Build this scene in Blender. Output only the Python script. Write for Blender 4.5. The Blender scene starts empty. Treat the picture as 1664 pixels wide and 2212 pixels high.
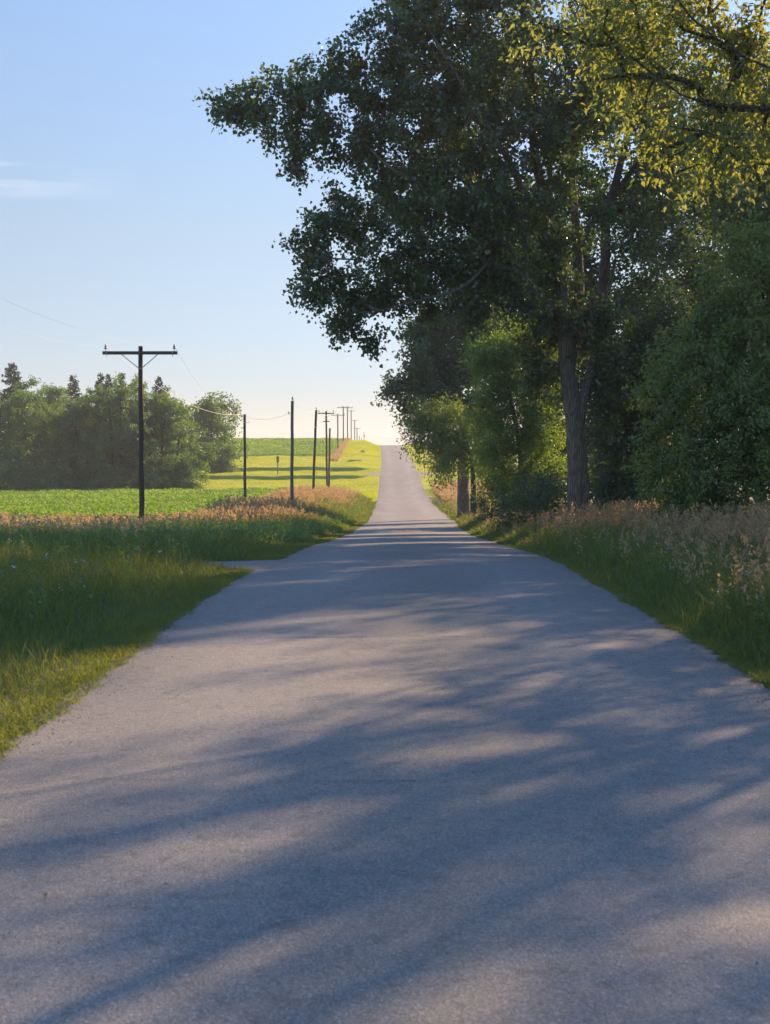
import bpy, math
import numpy as np
from mathutils import Vector

# ------------------------------------------------------------------ basics
scene = bpy.context.scene
COL = scene.collection
F = 3072.0
PITCH = math.atan(136.0 / F)
YAW = 0.00456
CAMZ = 1.7
CP, SP = math.cos(PITCH), math.sin(PITCH)


def P(px, py, d):
    """reference-photo position (1664x2212 grid) at ground distance d -> world point"""
    a = (px - 832.0) / F
    b = (1106.0 - py) / F
    v = np.array([a, CP + b * SP, -SP + b * CP])
    x = v[0] * math.cos(YAW) - v[1] * math.sin(YAW)
    y = v[0] * math.sin(YAW) + v[1] * math.cos(YAW)
    s = d / y
    return np.array([x * s, d, CAMZ + v[2] * s])


def pchip(xs, ys):
    xs = np.array(xs, float); ys = np.array(ys, float)
    h = np.diff(xs); dl = np.diff(ys) / h
    m = np.zeros_like(ys)
    m[0], m[-1] = dl[0], dl[-1]
    for i in range(1, len(xs) - 1):
        if dl[i - 1] * dl[i] <= 0:
            m[i] = 0
        else:
            w1 = 2 * h[i] + h[i - 1]; w2 = h[i] + 2 * h[i - 1]
            m[i] = (w1 + w2) / (w1 / dl[i - 1] + w2 / dl[i])

    def f(x):
        x = np.clip(np.asarray(x, float), xs[0], xs[-1])
        k = np.clip(np.searchsorted(xs, x) - 1, 0, len(xs) - 2)
        t = (x - xs[k]) / h[k]
        h00 = 2 * t**3 - 3 * t**2 + 1; h10 = t**3 - 2 * t**2 + t
        h01 = -2 * t**3 + 3 * t**2; h11 = t**3 - t**2
        return h00 * ys[k] + h10 * h[k] * m[k] + h01 * ys[k + 1] + h11 * h[k] * m[k + 1]
    return f


zroad_f = pchip([-80, 0, 10, 13, 21, 28, 36, 45, 61, 86, 110, 125, 145, 165, 185, 226, 269, 310, 327, 345, 420, 600, 3000],
                [0.0, 0.0, -.05, -.06, -.16, -.4, -.76, -1.19, -1.87, -2.5, -2.85, -3.0, -3.05, -2.45, -1.6, -.45, .9, 2.25, 2.55, 2.5, 1.6, 0.2, -4])
cx_f = pchip([-80, 0, 10, 21, 28, 36, 61, 86, 140, 185, 226, 269, 327, 3000],
             [.2, .2, .25, .34, .43, .49, .78, 1.12, 1.12, 1.03, .93, .5, 0, -3])
left_f = pchip([-80, 0, 50, 80, 120, 150, 170, 180.9, 181.6, 182, 201.0, 201.8, 202.3, 245, 330, 420, 600, 3000],
               [.08, .1, .02, .35, .4, .15, -.2, -.42, .02, .04, -.32, .2, .22, .3, 1.1, 1.3, 1.0, 1.0])
RW = 2.5


def sstep(a, b, x):
    t = np.clip((np.asarray(x, float) - a) / (b - a), 0, 1)
    return t * t * (3 - 2 * t)


def gz(x, y):
    x = np.asarray(x, float); y = np.asarray(y, float)
    u = x - cx_f(y)
    z = zroad_f(y)
    z = z + left_f(y) * sstep(2.9, 6.5, -u)
    z = z + 0.12 * sstep(3.0, 9.0, u)
    off = sstep(3.2, 8, np.abs(u))
    z = z + off * (0.05 * np.sin(x * .9 + y * .31) + .06 * np.sin(x * .37 - y * .23 + 2) + .03 * np.sin(x * 2.1 + y * 1.3))
    far = sstep(60, 400, np.abs(u))
    z = z + far * (1.2 * np.sin(x * .004 + 1.0) - 1.2 * math.sin(1.0) * 0)
    return z


def g1(x, y):
    return float(gz(np.array([x]), np.array([y]))[0])


# ------------------------------------------------------------------ mesh helpers
def mesh_np(name, co, faces, mats, mat_idx=None, smooth=False):
    """faces: (n,k) int array or list of such arrays"""
    if isinstance(faces, np.ndarray):
        faces = [faces]
    faces = [f for f in faces if len(f)]
    me = bpy.data.meshes.new(name)
    co = np.asarray(co, np.float32).reshape(-1, 3)
    me.vertices.add(len(co)); me.vertices.foreach_set('co', co.ravel())
    li = np.concatenate([f.ravel() for f in faces]).astype(np.int32)
    tot = np.concatenate([np.full(len(f), f.shape[1]) for f in faces]).astype(np.int32)
    st = np.concatenate([[0], np.cumsum(tot)[:-1]]).astype(np.int32)
    me.loops.add(len(li)); me.loops.foreach_set('vertex_index', li)
    me.polygons.add(len(tot)); me.polygons.foreach_set('loop_start', st)
    me.polygons.foreach_set('loop_total', tot)
    for m in (mats if isinstance(mats, (list, tuple)) else [mats]):
        me.materials.append(m)
    if mat_idx is not None:
        me.polygons.foreach_set('material_index', np.asarray(mat_idx, np.int32))
    me.polygons.foreach_set('use_smooth', np.full(len(tot), bool(smooth)))
    me.update(calc_edges=True)
    return me


def link(name, me, parent=None, loc=None):
    o = bpy.data.objects.new(name, me)
    COL.objects.link(o)
    if parent is not None:
        o.parent = parent
    if loc is not None:
        o.location = loc
    return o


def tag(o, label=None, cat=None, group=None, kind=None):
    if label: o['label'] = label
    if cat: o['category'] = cat
    if group: o['group'] = group
    if kind: o['kind'] = kind
    return o


def empty(name, loc, label, cat, group=None):
    o = bpy.data.objects.new(name, None)
    COL.objects.link(o); o.location = loc
    o.empty_display_size = .5
    return tag(o, label, cat, group)


class MB:
    def __init__(s):
        s.co = []; s.f = {}; s.n = 0

    def add(s, co, *faces):
        co = np.asarray(co, float).reshape(-1, 3)
        for f in faces:
            f = np.asarray(f, int)
            s.f.setdefault(f.shape[1], []).append(f + s.n)
        s.co.append(co); s.n += len(co)

    def tube(s, pts, rad, ns=8, cap=True):
        pts = np.asarray(pts, float); rad = np.broadcast_to(np.asarray(rad, float), (len(pts),))
        t = np.gradient(pts, axis=0); t /= np.linalg.norm(t, axis=1)[:, None] + 1e-9
        ref = np.array([0, 1., 0]) if abs(t[:, 1]).mean() < .8 else np.array([1., 0, 0])
        a = np.cross(t, ref); a /= np.linalg.norm(a, axis=1)[:, None] + 1e-9
        b = np.cross(t, a)
        th = np.arange(ns) * 2 * math.pi / ns
        ring = pts[:, None, :] + rad[:, None, None] * (np.cos(th)[None, :, None] * a[:, None, :] + np.sin(th)[None, :, None] * b[:, None, :])
        n = len(pts)
        i = np.arange(n - 1)[:, None] * ns; k = np.arange(ns)[None, :]; k2 = (k + 1) % ns
        f = np.stack([i + k, i + k2, i + ns + k2, i + ns + k], -1).reshape(-1, 4)
        fs = [f]
        s.add(ring, f)
        if cap:
            base = s.n - n * ns
            s.f.setdefault(ns, []).append((np.arange(ns) + base)[None, :])
            s.f.setdefault(ns, []).append((np.arange(ns)[::-1] + base + (n - 1) * ns)[None, :])

    def box(s, c, size, bev=0.0, rot=None):
        c = np.asarray(c, float); h = np.asarray(size, float) / 2
        bev = min(bev, h.min() * .6)
        # chamfered box: 24 verts
        co = []; 
        sg = [(-1, -1, -1), (1, -1, -1), (1, 1, -1), (-1, 1, -1), (-1, -1, 1), (1, -1, 1), (1, 1, 1), (-1, 1, 1)]
        if bev <= 0:
            co = np.array(sg) * h
            f = np.array([[0, 3, 2, 1], [4, 5, 6, 7], [0, 1, 5, 4], [1, 2, 6, 5], [2, 3, 7, 6], [3, 0, 4, 7]])
            if rot is not None: co = co @ rot.T
            s.add(co + c, f); return
        idx = {}
        for vi, g in enumerate(sg):
            for ax in range(3):
                p = np.array(g, float) * h
                for o in range(3):
                    if o != ax: p[o] -= g[o] * bev
                idx[(vi, ax)] = len(co); co.append(p)
        quads = []; tris = []
        faces = [(2, [0, 3, 2, 1]), (2, [4, 5, 6, 7]), (1, [0, 1, 5, 4]), (0, [1, 2, 6, 5]), (1, [2, 3, 7, 6]), (0, [3, 0, 4, 7])]
        for ax, vs in faces:
            quads.append([idx[(v, ax)] for v in vs])
        edges = [(0, 1), (1, 2), (2, 3), (3, 0), (4, 5), (5, 6), (6, 7), (7, 4), (0, 4), (1, 5), (2, 6), (3, 7)]
        for a, b in edges:
            d = [i for i in range(3) if sg[a][i] != sg[b][i]][0]
            o1, o2 = [i for i in range(3) if i != d]
            quads.append([idx[(a, o1)], idx[(b, o1)], idx[(b, o2)], idx[(a, o2)]])
        for v in range(8):
            tris.append([idx[(v, 0)], idx[(v, 1)], idx[(v, 2)]])
        co = np.array(co)
        if rot is not None: co = co @ rot.T
        s.add(co + c, np.array(quads), np.array(tris))

    def lathe(s, c, prof, ns=12):
        th = np.arange(ns) * 2 * math.pi / ns
        prof = np.array(prof)
        ring = np.stack([prof[:, 0, None] * np.cos(th), prof[:, 0, None] * np.sin(th), np.repeat(prof[:, 1, None], ns, 1)], -1)
        n = len(prof)
        i = np.arange(n - 1)[:, None] * ns; k = np.arange(ns)[None, :]; k2 = (k + 1) % ns
        f = np.stack([i + k, i + k2, i + ns + k2, i + ns + k], -1).reshape(-1, 4)
        s.add(ring.reshape(-1, 3) + np.asarray(c), f)

    def mesh(s, name, mats, smooth=False):
        fs = [np.concatenate(v) for v in s.f.values()]
        return mesh_np(name, np.concatenate(s.co), fs, mats, smooth=smooth)

    def build(s, name, mats, parent=None, smooth=False):
        return link(name, s.mesh(name, mats, smooth), parent)


# ------------------------------------------------------------------ materials
def new_mat(name):
    m = bpy.data.materials.new(name); m.use_nodes = True
    nt = m.node_tree; nt.nodes.clear()
    return m, nt


def nd(nt, t, **kw):
    n = nt.nodes.new(t)
    for k, v in kw.items():
        if k in n.inputs.keys() if isinstance(k, str) else False:
            n.inputs[k].default_value = v
        else:
            setattr(n, k, v)
    return n


def rgba(c): return (c[0], c[1], c[2], 1)


def ramp(nt, fac, stops):
    r = nt.nodes.new('ShaderNodeValToRGB')
    el = r.color_ramp.elements
    while len(el) < len(stops): el.new(.5)
    for e, (p, c) in zip(el, stops):
        e.position = p; e.color = rgba(c)
    nt.links.new(fac, r.inputs['Fac'])
    return r.outputs['Color']


def leaf_mat(name, stops, tint, trans=.45, gloss=.06, rough=.45, noise_scale=.35, noise_amt=.35):
    """two-sided leaf: diffuse + translucent + faint gloss, colour varies leaf by leaf and patch by patch"""
    m, nt = new_mat(name); L = nt.links.new
    out = nd(nt, 'ShaderNodeOutputMaterial')
    geo = nd(nt, 'ShaderNodeNewGeometry')
    tc = nd(nt, 'ShaderNodeTexCoord')
    nz = nd(nt, 'ShaderNodeTexNoise'); nz.inputs['Scale'].default_value = noise_scale; nz.inputs['Detail'].default_value = 2
    L(tc.outputs['Object'], nz.inputs['Vector'])
    mix = nd(nt, 'ShaderNodeMix'); mix.data_type = 'FLOAT'
    mix.inputs[0].default_value = noise_amt
    L(geo.outputs['Random Per Island'], mix.inputs[2]); 
    mr = nd(nt, 'ShaderNodeMapRange'); mr.inputs[1].default_value = .3; mr.inputs[2].default_value = .7
    L(nz.outputs['Fac'], mr.inputs[0]); L(mr.outputs[0], mix.inputs[3])
    col = ramp(nt, mix.outputs[0], stops)
    dif = nd(nt, 'ShaderNodeBsdfDiffuse'); L(col, dif.inputs['Color'])
    tr = nd(nt, 'ShaderNodeBsdfTranslucent')
    mc = nd(nt, 'ShaderNodeMix'); mc.data_type = 'RGBA'; mc.blend_type = 'MULTIPLY'; mc.inputs[0].default_value = 1
    L(col, mc.inputs[6]); mc.inputs[7].default_value = rgba(tint)
    L(mc.outputs[2], tr.inputs['Color'])
    m1 = nd(nt, 'ShaderNodeMixShader'); m1.inputs[0].default_value = trans
    L(dif.outputs[0], m1.inputs[1]); L(tr.outputs[0], m1.inputs[2])
    gl = nd(nt, 'ShaderNodeBsdfGlossy'); gl.inputs['Roughness'].default_value = rough
    gl.inputs['Color'].default_value = (.9, .95, 1, 1)
    m2 = nd(nt, 'ShaderNodeMixShader'); m2.inputs[0].default_value = gloss
    L(m1.outputs[0], m2.inputs[1]); L(gl.outputs[0], m2.inputs[2])
    L(m2.outputs[0], out.inputs['Surface'])
    return m


def bark_mat(name, c1, c2, scale=1.0, bump=.8):
    m, nt = new_mat(name); L = nt.links.new
    out = nd(nt, 'ShaderNodeOutputMaterial'); b = nd(nt, 'ShaderNodeBsdfPrincipled')
    b.inputs['Roughness'].default_value = .95
    tc = nd(nt, 'ShaderNodeTexCoord'); mp = nd(nt, 'ShaderNodeMapping')
    mp.inputs['Scale'].default_value = (20 * scale, 20 * scale, 1.7 * scale)
    L(tc.outputs['Object'], mp.inputs['Vector'])
    vz = nd(nt, 'ShaderNodeTexVoronoi'); vz.feature = 'DISTANCE_TO_EDGE'; vz.inputs['Scale'].default_value = 1.0
    nz = nd(nt, 'ShaderNodeTexNoise'); nz.inputs['Scale'].default_value = 1.5; nz.inputs['Detail'].default_value = 6
    L(mp.outputs[0], nz.inputs['Vector'])
    ad = nd(nt, 'ShaderNodeVectorMath'); ad.operation = 'ADD'
    L(mp.outputs[0], ad.inputs[0]); L(nz.outputs['Color'], ad.inputs[1]); L(ad.outputs[0], vz.inputs['Vector'])
    mr = nd(nt, 'ShaderNodeMapRange'); mr.inputs[2].default_value = .25; L(vz.outputs['Distance'], mr.inputs[0])
    mu = nd(nt, 'ShaderNodeMath'); mu.operation = 'MULTIPLY'; L(mr.outputs[0], mu.inputs[0]); L(nz.outputs['Fac'], mu.inputs[1])
    L(ramp(nt, mu.outputs[0], [(0.05, c1), (.6, c2)]), b.inputs['Base Color'])
    bp = nd(nt, 'ShaderNodeBump'); bp.inputs['Strength'].default_value = bump; bp.inputs['Distance'].default_value = .03
    L(mu.outputs[0], bp.inputs['Height']); L(bp.outputs[0], b.inputs['Normal'])
    L(b.outputs[0], out.inputs['Surface'])
    return m


def simple_mat(name, stops, scale=8, rough=.7, metal=0, stretch=(1, 1, 1), bump=.2, detail=5):
    m, nt = new_mat(name); L = nt.links.new
    out = nd(nt, 'ShaderNodeOutputMaterial'); b = nd(nt, 'ShaderNodeBsdfPrincipled')
    b.inputs['Roughness'].default_value = rough; b.inputs['Metallic'].default_value = metal
    tc = nd(nt, 'ShaderNodeTexCoord'); mp = nd(nt, 'ShaderNodeMapping'); mp.inputs['Scale'].default_value = stretch
    L(tc.outputs['Object'], mp.inputs['Vector'])
    nz = nd(nt, 'ShaderNodeTexNoise'); nz.inputs['Scale'].default_value = scale; nz.inputs['Detail'].default_value = detail
    L(mp.outputs[0], nz.inputs['Vector'])
    L(ramp(nt, nz.outputs['Fac'], stops), b.inputs['Base Color'])
    bp = nd(nt, 'ShaderNodeBump'); bp.inputs['Strength'].default_value = bump; bp.inputs['Distance'].default_value = .02
    L(nz.outputs['Fac'], bp.inputs['Height']); L(bp.outputs[0], b.inputs['Normal'])
    L(b.outputs[0], out.inputs['Surface'])
    return m


def asphalt_mat():
    m, nt = new_mat('asphalt'); L = nt.links.new
    out = nd(nt, 'ShaderNodeOutputMaterial'); b = nd(nt, 'ShaderNodeBsdfPrincipled')
    b.inputs['Roughness'].default_value = .8; b.inputs['Specular IOR Level'].default_value = .35
    tc = nd(nt, 'ShaderNodeTexCoord')
    # aggregate chips, each its own tone
    vz = nd(nt, 'ShaderNodeTexVoronoi'); vz.inputs['Scale'].default_value = 190
    L(tc.outputs['Object'], vz.inputs['Vector'])
    sep = nd(nt, 'ShaderNodeSeparateColor'); L(vz.outputs['Color'], sep.inputs[0])
    chips = ramp(nt, sep.outputs[0], [(0, (.17, .171, .174)), (.3, (.265, .267, .272)), (.72, (.325, .328, .333)), (.93, (.4, .402, .405)), (1, (.6, .6, .6))])
    fine = nd(nt, 'ShaderNodeTexNoise'); fine.inputs['Scale'].default_value = 60; fine.inputs['Detail'].default_value = 4
    L(tc.outputs['Object'], fine.inputs['Vector'])
    f2 = ramp(nt, fine.outputs['Fac'], [(.3, (.8, .8, .8)), (.7, (1.16, 1.16, 1.15))])
    m1 = nd(nt, 'ShaderNodeMix'); m1.data_type = 'RGBA'; m1.blend_type = 'MULTIPLY'; m1.inputs[0].default_value = .8
    L(chips, m1.inputs[6]); L(f2, m1.inputs[7])
    big = nd(nt, 'ShaderNodeTexNoise'); big.inputs['Scale'].default_value = .9; big.inputs['Detail'].default_value = 5
    mp = nd(nt, 'ShaderNodeMapping'); mp.inputs['Scale'].default_value = (1, .22, 1)
    L(tc.outputs['Object'], mp.inputs[0]); L(mp.outputs[0], big.inputs['Vector'])
    f3 = ramp(nt, big.outputs['Fac'], [(.3, (.67, .655, .635)), (.7, (.84, .805, .765))])
    m2 = nd(nt, 'ShaderNodeMix'); m2.data_type = 'RGBA'; m2.blend_type = 'MULTIPLY'; m2.inputs[0].default_value = 1
    L(m1.outputs[2], m2.inputs[6]); L(f3, m2.inputs[7])
    # dark coarse mottling
    mot = nd(nt, 'ShaderNodeTexNoise'); mot.inputs['Scale'].default_value = 9; mot.inputs['Detail'].default_value = 8; mot.inputs['Roughness'].default_value = .75
    L(tc.outputs['Object'], mot.inputs['Vector'])
    f4 = ramp(nt, mot.outputs['Fac'], [(.34, (.72, .72, .73)), (.5, (1, 1, 1))])
    m3 = nd(nt, 'ShaderNodeMix'); m3.data_type = 'RGBA'; m3.blend_type = 'MULTIPLY'; m3.inputs[0].default_value = 1
    L(m2.outputs[2], m3.inputs[6]); L(f4, m3.inputs[7])
    # wheel tracks polished paler, crown and margins a little darker and browner
    av = nd(nt, 'ShaderNodeAttribute'); av.attribute_name = 'across'
    wob = nd(nt, 'ShaderNodeMath'); wob.operation = 'MULTIPLY_ADD'; L(big.outputs['Fac'], wob.inputs[0]); wob.inputs[1].default_value = .7; L(av.outputs['Fac'], wob.inputs[2])
    mrr = nd(nt, 'ShaderNodeMapRange'); mrr.inputs[1].default_value = -2.25; mrr.inputs[2].default_value = 2.95; L(wob.outputs[0], mrr.inputs[0])
    tk = ramp(nt, mrr.outputs[0], [(0, (.8, .79, .77)), (.08, (.93, .925, .91)), (.26, (1.05, 1.05, 1.05)), (.4, (.95, .95, .94)), (.5, (.93, .92, .89)), (.6, (.95, .95, .94)), (.74, (1.05, 1.05, 1.05)), (.92, (.93, .925, .91)), (1, (.78, .77, .75))])
    m4 = nd(nt, 'ShaderNodeMix'); m4.data_type = 'RGBA'; m4.blend_type = 'MULTIPLY'; m4.inputs[0].default_value = 1
    L(m3.outputs[2], m4.inputs[6]); L(tk, m4.inputs[7])
    L(m4.outputs[2], b.inputs['Base Color'])
    bp = nd(nt, 'ShaderNodeBump'); bp.inputs['Strength'].default_value = .7; bp.inputs['Distance'].default_value = .003
    L(vz.outputs['Distance'], bp.inputs['Height']); 
    bp2 = nd(nt, 'ShaderNodeBump'); bp2.inputs['Strength'].default_value = .4; bp2.inputs['Distance'].default_value = .006
    L(fine.outputs['Fac'], bp2.inputs['Height']); L(bp.outputs[0], bp2.inputs['Normal'])
    L(bp2.outputs[0], b.inputs['Normal'])
    L(b.outputs[0], out.inputs['Surface'])
    return m


M = {}
M['asphalt'] = asphalt_mat()
M['crack'] = simple_mat('crack_tar', [(.3, (.08, .078, .076)), (.7, (.14, .135, .13))], 40, .9)
M['ground'] = simple_mat('soil_and_turf', [(.3, (.05, .075, .025)), (.5, (.08, .11, .035)), (.7, (.12, .125, .055))], 1.2, .95, bump=.5)
M['soil'] = simple_mat('field_soil', [(.3, (.07, .1, .025)), (.7, (.1, .14, .035))], 2.5, .95, bump=.5)
M['turf'] = simple_mat('mown_turf', [(.3, (.22, .27, .025)), (.7, (.32, .36, .03))], .5, .95, bump=.6)
M['gravel'] = simple_mat('gravel', [(.3, (.13, .12, .11)), (.7, (.3, .28, .26))], 26, .95, bump=1)
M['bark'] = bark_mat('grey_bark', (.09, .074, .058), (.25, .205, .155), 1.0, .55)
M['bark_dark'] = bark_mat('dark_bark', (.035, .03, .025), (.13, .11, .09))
M['pole'] = simple_mat('weathered_pole_wood', [(.3, (.055, .043, .034)), (.7, (.12, .095, .075))], 9, .85, stretch=(6, 6, .5), bump=.5)
M['pole_grey'] = simple_mat('silvered_pole_wood', [(.3, (.12, .105, .095)), (.7, (.23, .2, .18))], 9, .85, stretch=(6, 6, .5), bump=.5)
M['steel'] = simple_mat('galvanised_steel', [(.3, (.42, .43, .44)), (.7, (.58, .58, .58))], 20, .45, .6)
M['porcelain'] = simple_mat('grey_glass_insulator', [(.3, (.2, .22, .25)), (.7, (.3, .32, .36))], 20, .2)
M['wire'] = simple_mat('bare_wire', [(.3, (.5, .5, .5)), (.7, (.62, .62, .62))], 20, .5, .3)
M['black'] = simple_mat('dark_painted_metal', [(.3, (.02, .02, .022)), (.7, (.035, .035, .037))], 20, .5)

M['cotton'] = leaf_mat('cottonwood_leaves', [(0, (0.041, 0.073, 0.027)), (.5, (0.062, 0.111, 0.036)), (1, (0.111, 0.169, 0.047))], (1.9, 1.75, .7), .42, .07, .35)
M['near'] = leaf_mat('boxelder_leaves', [(0, (0.104, 0.150, 0.062)), (.5, (0.152, 0.190, 0.069)), (1, (0.218, 0.230, 0.081))], (2.0, 1.85, .8), .58, .04)
M['maple'] = leaf_mat('bright_shrub_leaves', [(0, (0.084, 0.157, 0.041)), (.5, (0.139, 0.231, 0.055)), (1, (0.222, 0.305, 0.074))], (1.9, 1.75, .6), .5, .05)
M['bush'] = leaf_mat('bush_leaves', [(0, (0.101, 0.161, 0.032)), (.5, (0.152, 0.215, 0.043)), (1, (0.228, 0.281, 0.050))], (1.6, 1.6, .7), .4, .06)
M['dark'] = leaf_mat('woodland_leaves', [(0, (0.046, 0.077, 0.038)), (.5, (0.066, 0.111, 0.048)), (1, (0.102, 0.158, 0.059))], (1.8, 1.7, .8), .42, .05)
M['willow'] = leaf_mat('willow_leaves', [(0, (0.059, 0.122, 0.036)), (.5, (0.088, 0.168, 0.047)), (1, (0.142, 0.227, 0.059))], (1.9, 1.75, .7), .46, .05)
M['spruce'] = leaf_mat('spruce_needles', [(0, (0.027, 0.053, 0.033)), (1, (0.053, 0.083, 0.045))], (1.3, 1.4, .8), .2, .04)
M['bean'] = leaf_mat('bean_leaves', [(0, (0.089, 0.199, 0.029)), (.5, (0.136, 0.270, 0.038)), (1, (0.209, 0.355, 0.054))], (1.9, 1.6, .45), .5, .04, noise_scale=.15)
M['lawn'] = leaf_mat('mown_grass', [(0, (0.243, 0.301, 0.013)), (.5, (0.343, 0.390, 0.016)), (1, (0.472, 0.468, 0.021))], (1.5, 1.5, .45), .5, .02, noise_scale=.12, noise_amt=.6)
M['grass'] = leaf_mat('verge_grass', [(0, (0.074, 0.103, 0.043)), (.45, (0.130, 0.175, 0.062)), (.8, (0.207, 0.240, 0.079)), (1, (0.310, 0.263, 0.122))], (1.7, 1.6, .6), .5, .015, noise_scale=.6, noise_amt=.35)
M['edge'] = leaf_mat('edge_grass', [(0, (0.110, 0.149, 0.038)), (.5, (0.166, 0.194, 0.048)), (1, (0.254, 0.228, 0.075))], (1.5, 1.6, .5), .5, .02, noise_scale=.8, noise_amt=.5)
M['weed'] = leaf_mat('weed_leaves', [(0, (0.096, 0.178, 0.066)), (.5, (0.158, 0.252, 0.092)), (1, (0.254, 0.356, 0.131))], (1.6, 1.6, .6), .4, .04)
M['seed'] = leaf_mat('grass_seed_heads', [(0, (0.308, 0.226, 0.127)), (.5, (0.443, 0.322, 0.182)), (1, (0.592, 0.452, 0.262))], (1.3, 1.2, 1.0), .45, .02)
M['straw'] = leaf_mat('dry_stems', [(0, (.16, .15, .06)), (1, (.28, .22, .1))], (1.5, 1.3, .7), .4, .02)
M['petal'] = leaf_mat('pale_petals', [(0, (.5, .42, .6)), (.5, (.65, .62, .7)), (1, (.8, .8, .8))], (1, 1, 1), .4, .02)

# ------------------------------------------------------------------ ground sheets
yl = np.concatenate([np.arange(-60, 0, 3), np.arange(0, 40, .5), np.arange(40, 120, 1.), np.arange(120, 176, 1.5),
                     np.arange(176.5, 206, .3), np.arange(206.5, 345, 2.), np.arange(347, 620, 9), np.geomspace(640, 2200, 14)])
ul = np.concatenate([-np.geomspace(70, 1500, 11)[::-1], -np.arange(10, 66, 1.5)[::-1], -np.arange(2.5, 9.9, .25)[::-1],
                     np.linspace(-2.25, 2.25, 7), np.arange(2.5, 9.9, .25), np.arange(10, 66, 1.5), np.geomspace(70, 1500, 11)])


def sheet(name, us, ys, dz, mat, jitter=None):
    U, Y = np.meshgrid(us, ys)
    if jitter is not None: U = jitter(U, Y)
    X = U + cx_f(Y)
    Z = gz(X, Y) + dz(U, Y) if callable(dz) else gz(X, Y) + dz
    n, mm = U.shape
    i = np.arange(n - 1)[:, None] * mm; k = np.arange(mm - 1)[None, :]
    f = np.stack([i + k, i + k + 1, i + mm + k + 1, i + mm + k], -1).reshape(-1, 4)
    me = mesh_np(name, np.stack([X, Y, Z], -1), f, mat, smooth=True)
    return link(name, me)


g = sheet('ground', ul, yl, lambda U, Y: np.where(np.abs(U) < 2.4, -.09, np.where(np.abs(U) < 2.6, -.02, 0)), M['ground'])
tag(g, 'rolling ground of turf and soil on both sides of the road', 'ground', kind='structure')

rng = np.random.default_rng(3)
yr = np.concatenate([np.arange(-60, 0, 1), np.arange(0, 60, .16), np.arange(60, 176, .75), np.arange(176.5, 345, 1.), np.arange(347, 620, 9), np.geomspace(640, 2200, 14)])


def edge_noise(y, s):
    return (.025 * np.sin(y * 2.3 + s) + .02 * np.sin(y * 5.1 + 2 * s) + .02 * np.sin(y * 11.7 + 3 * s) + .02 * np.sin(y * 17.3 + s) + .05 * np.sin(y * .37 + s))


ur = np.concatenate([[-2.62, -2.52, -2.42, -2.2], np.linspace(-1.9, 1.9, 9), [2.2, 2.42, 2.52, 2.62]])


def road_jit(U, Y):
    e = np.where(U < 0, -edge_noise(Y, 1.3), edge_noise(Y, 4.2)) * sstep(2.2, 2.5, np.abs(U))
    return U + e + rng.normal(0, .012, U.shape) * (np.abs(U) > 2.4)


r = sheet('road', ur, yr, lambda U, Y: .03 * (1 - (U / 2.6) ** 2) + np.where(np.abs(U) > 2.58, -.09, 0.0) + .012, M['asphalt'], road_jit)
at = r.data.attributes.new('across', 'FLOAT', 'POINT')
vc = np.empty(len(r.data.vertices) * 3, np.float32); r.data.vertices.foreach_get('co', vc); vc = vc.reshape(-1, 3)
at.data.foreach_set('value', (vc[:, 0] - cx_f(vc[:, 1])).astype(np.float32))
tag(r, 'narrow worn grey asphalt lane dipping and climbing to the crest', 'road', kind='structure')


def crack(y0, amp, seed, u0=-2.4, u1=2.4, w=.012):
    q = np.random.default_rng(seed)
    u = np.linspace(u0, u1, 160)
    y = y0 + amp * np.sin(u * 1.1 + seed) + np.cumsum(q.normal(0, .006, len(u)))
    ww = w * np.clip(.5 + .6 * np.sin(u * 3.1 + seed) * np.sin(u * 1.7) + q.normal(0, .25, len(u)), .08, 1.3)
    co = []
    for s in (-1, 1):
        yy = y + s * ww
        x = u + cx_f(yy)
        co.append(np.stack([x, yy, gz(x, yy) + .03 * (1 - (u / 2.6) ** 2) + .0165], -1))
    co = np.concatenate(co)
    n = len(u); k = np.arange(n - 1)
    return co, np.stack([k, k + 1, n + k + 1, n + k], -1)


mb = MB()
for a in [(12.95, .06, 1, -1.55, 2.45, .01), (7.37, .05, 5, -2.45, .55, .004), (7.3, .03, 9, .7, 2.2, .003), (17.6, .08, 4, -.5, .4, .01)]:
    co, f = crack(*a)
    mb.add(co, f)
co = mb.build('road_cracks', M['crack'])
tag(co, 'thin dark cracks running across the asphalt', 'road cracks', kind='structure')

L1 = yl[(yl >= 150) & (yl <= 247)]
UL = ul[(ul >= -66) & (ul <= -2.5)]
o = sheet('lawn', UL, L1, .02, M['turf']); tag(o, 'mown yellow green turf left of the road', 'lawn', kind='structure')
o = sheet('lawn', ul[(ul >= -9.6) & (ul <= -2.5)], yl[(yl >= 247) & (yl <= 345)], .02, M['turf'])
tag(o, 'mown yellow green bank rising left of the road to the crest', 'lawn', kind='structure')
o = sheet('lawn', ul[(ul >= -8.6) & (ul <= -2.5)], yl[(yl >= 128) & (yl <= 150.5)], .018, M['turf'])
tag(o, 'strip of mown turf between the lane and the weeds in the dip', 'lawn', kind='structure')
o = sheet('lawn', ul[(ul >= 2.5) & (ul <= 24)], yl[(yl >= 138) & (yl <= 345)], .02, M['turf'])
tag(o, 'mown yellow green slope right of the road past the trees', 'lawn', kind='structure')
o = sheet('field', ul[(ul >= -66) & (ul <= -9.3)], yl[(yl >= 54) & (yl <= 150)], .018, M['soil'])
tag(o, 'soil of the near bean field left of the poles', 'field', kind='structure')
o = sheet('field', ul[(ul >= -66) & (ul <= -9.7)], yl[(yl >= 246) & (yl <= 345)], .018, M['soil'])
tag(o, 'soil of the far bean field on the hill', 'field', kind='structure')


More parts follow.
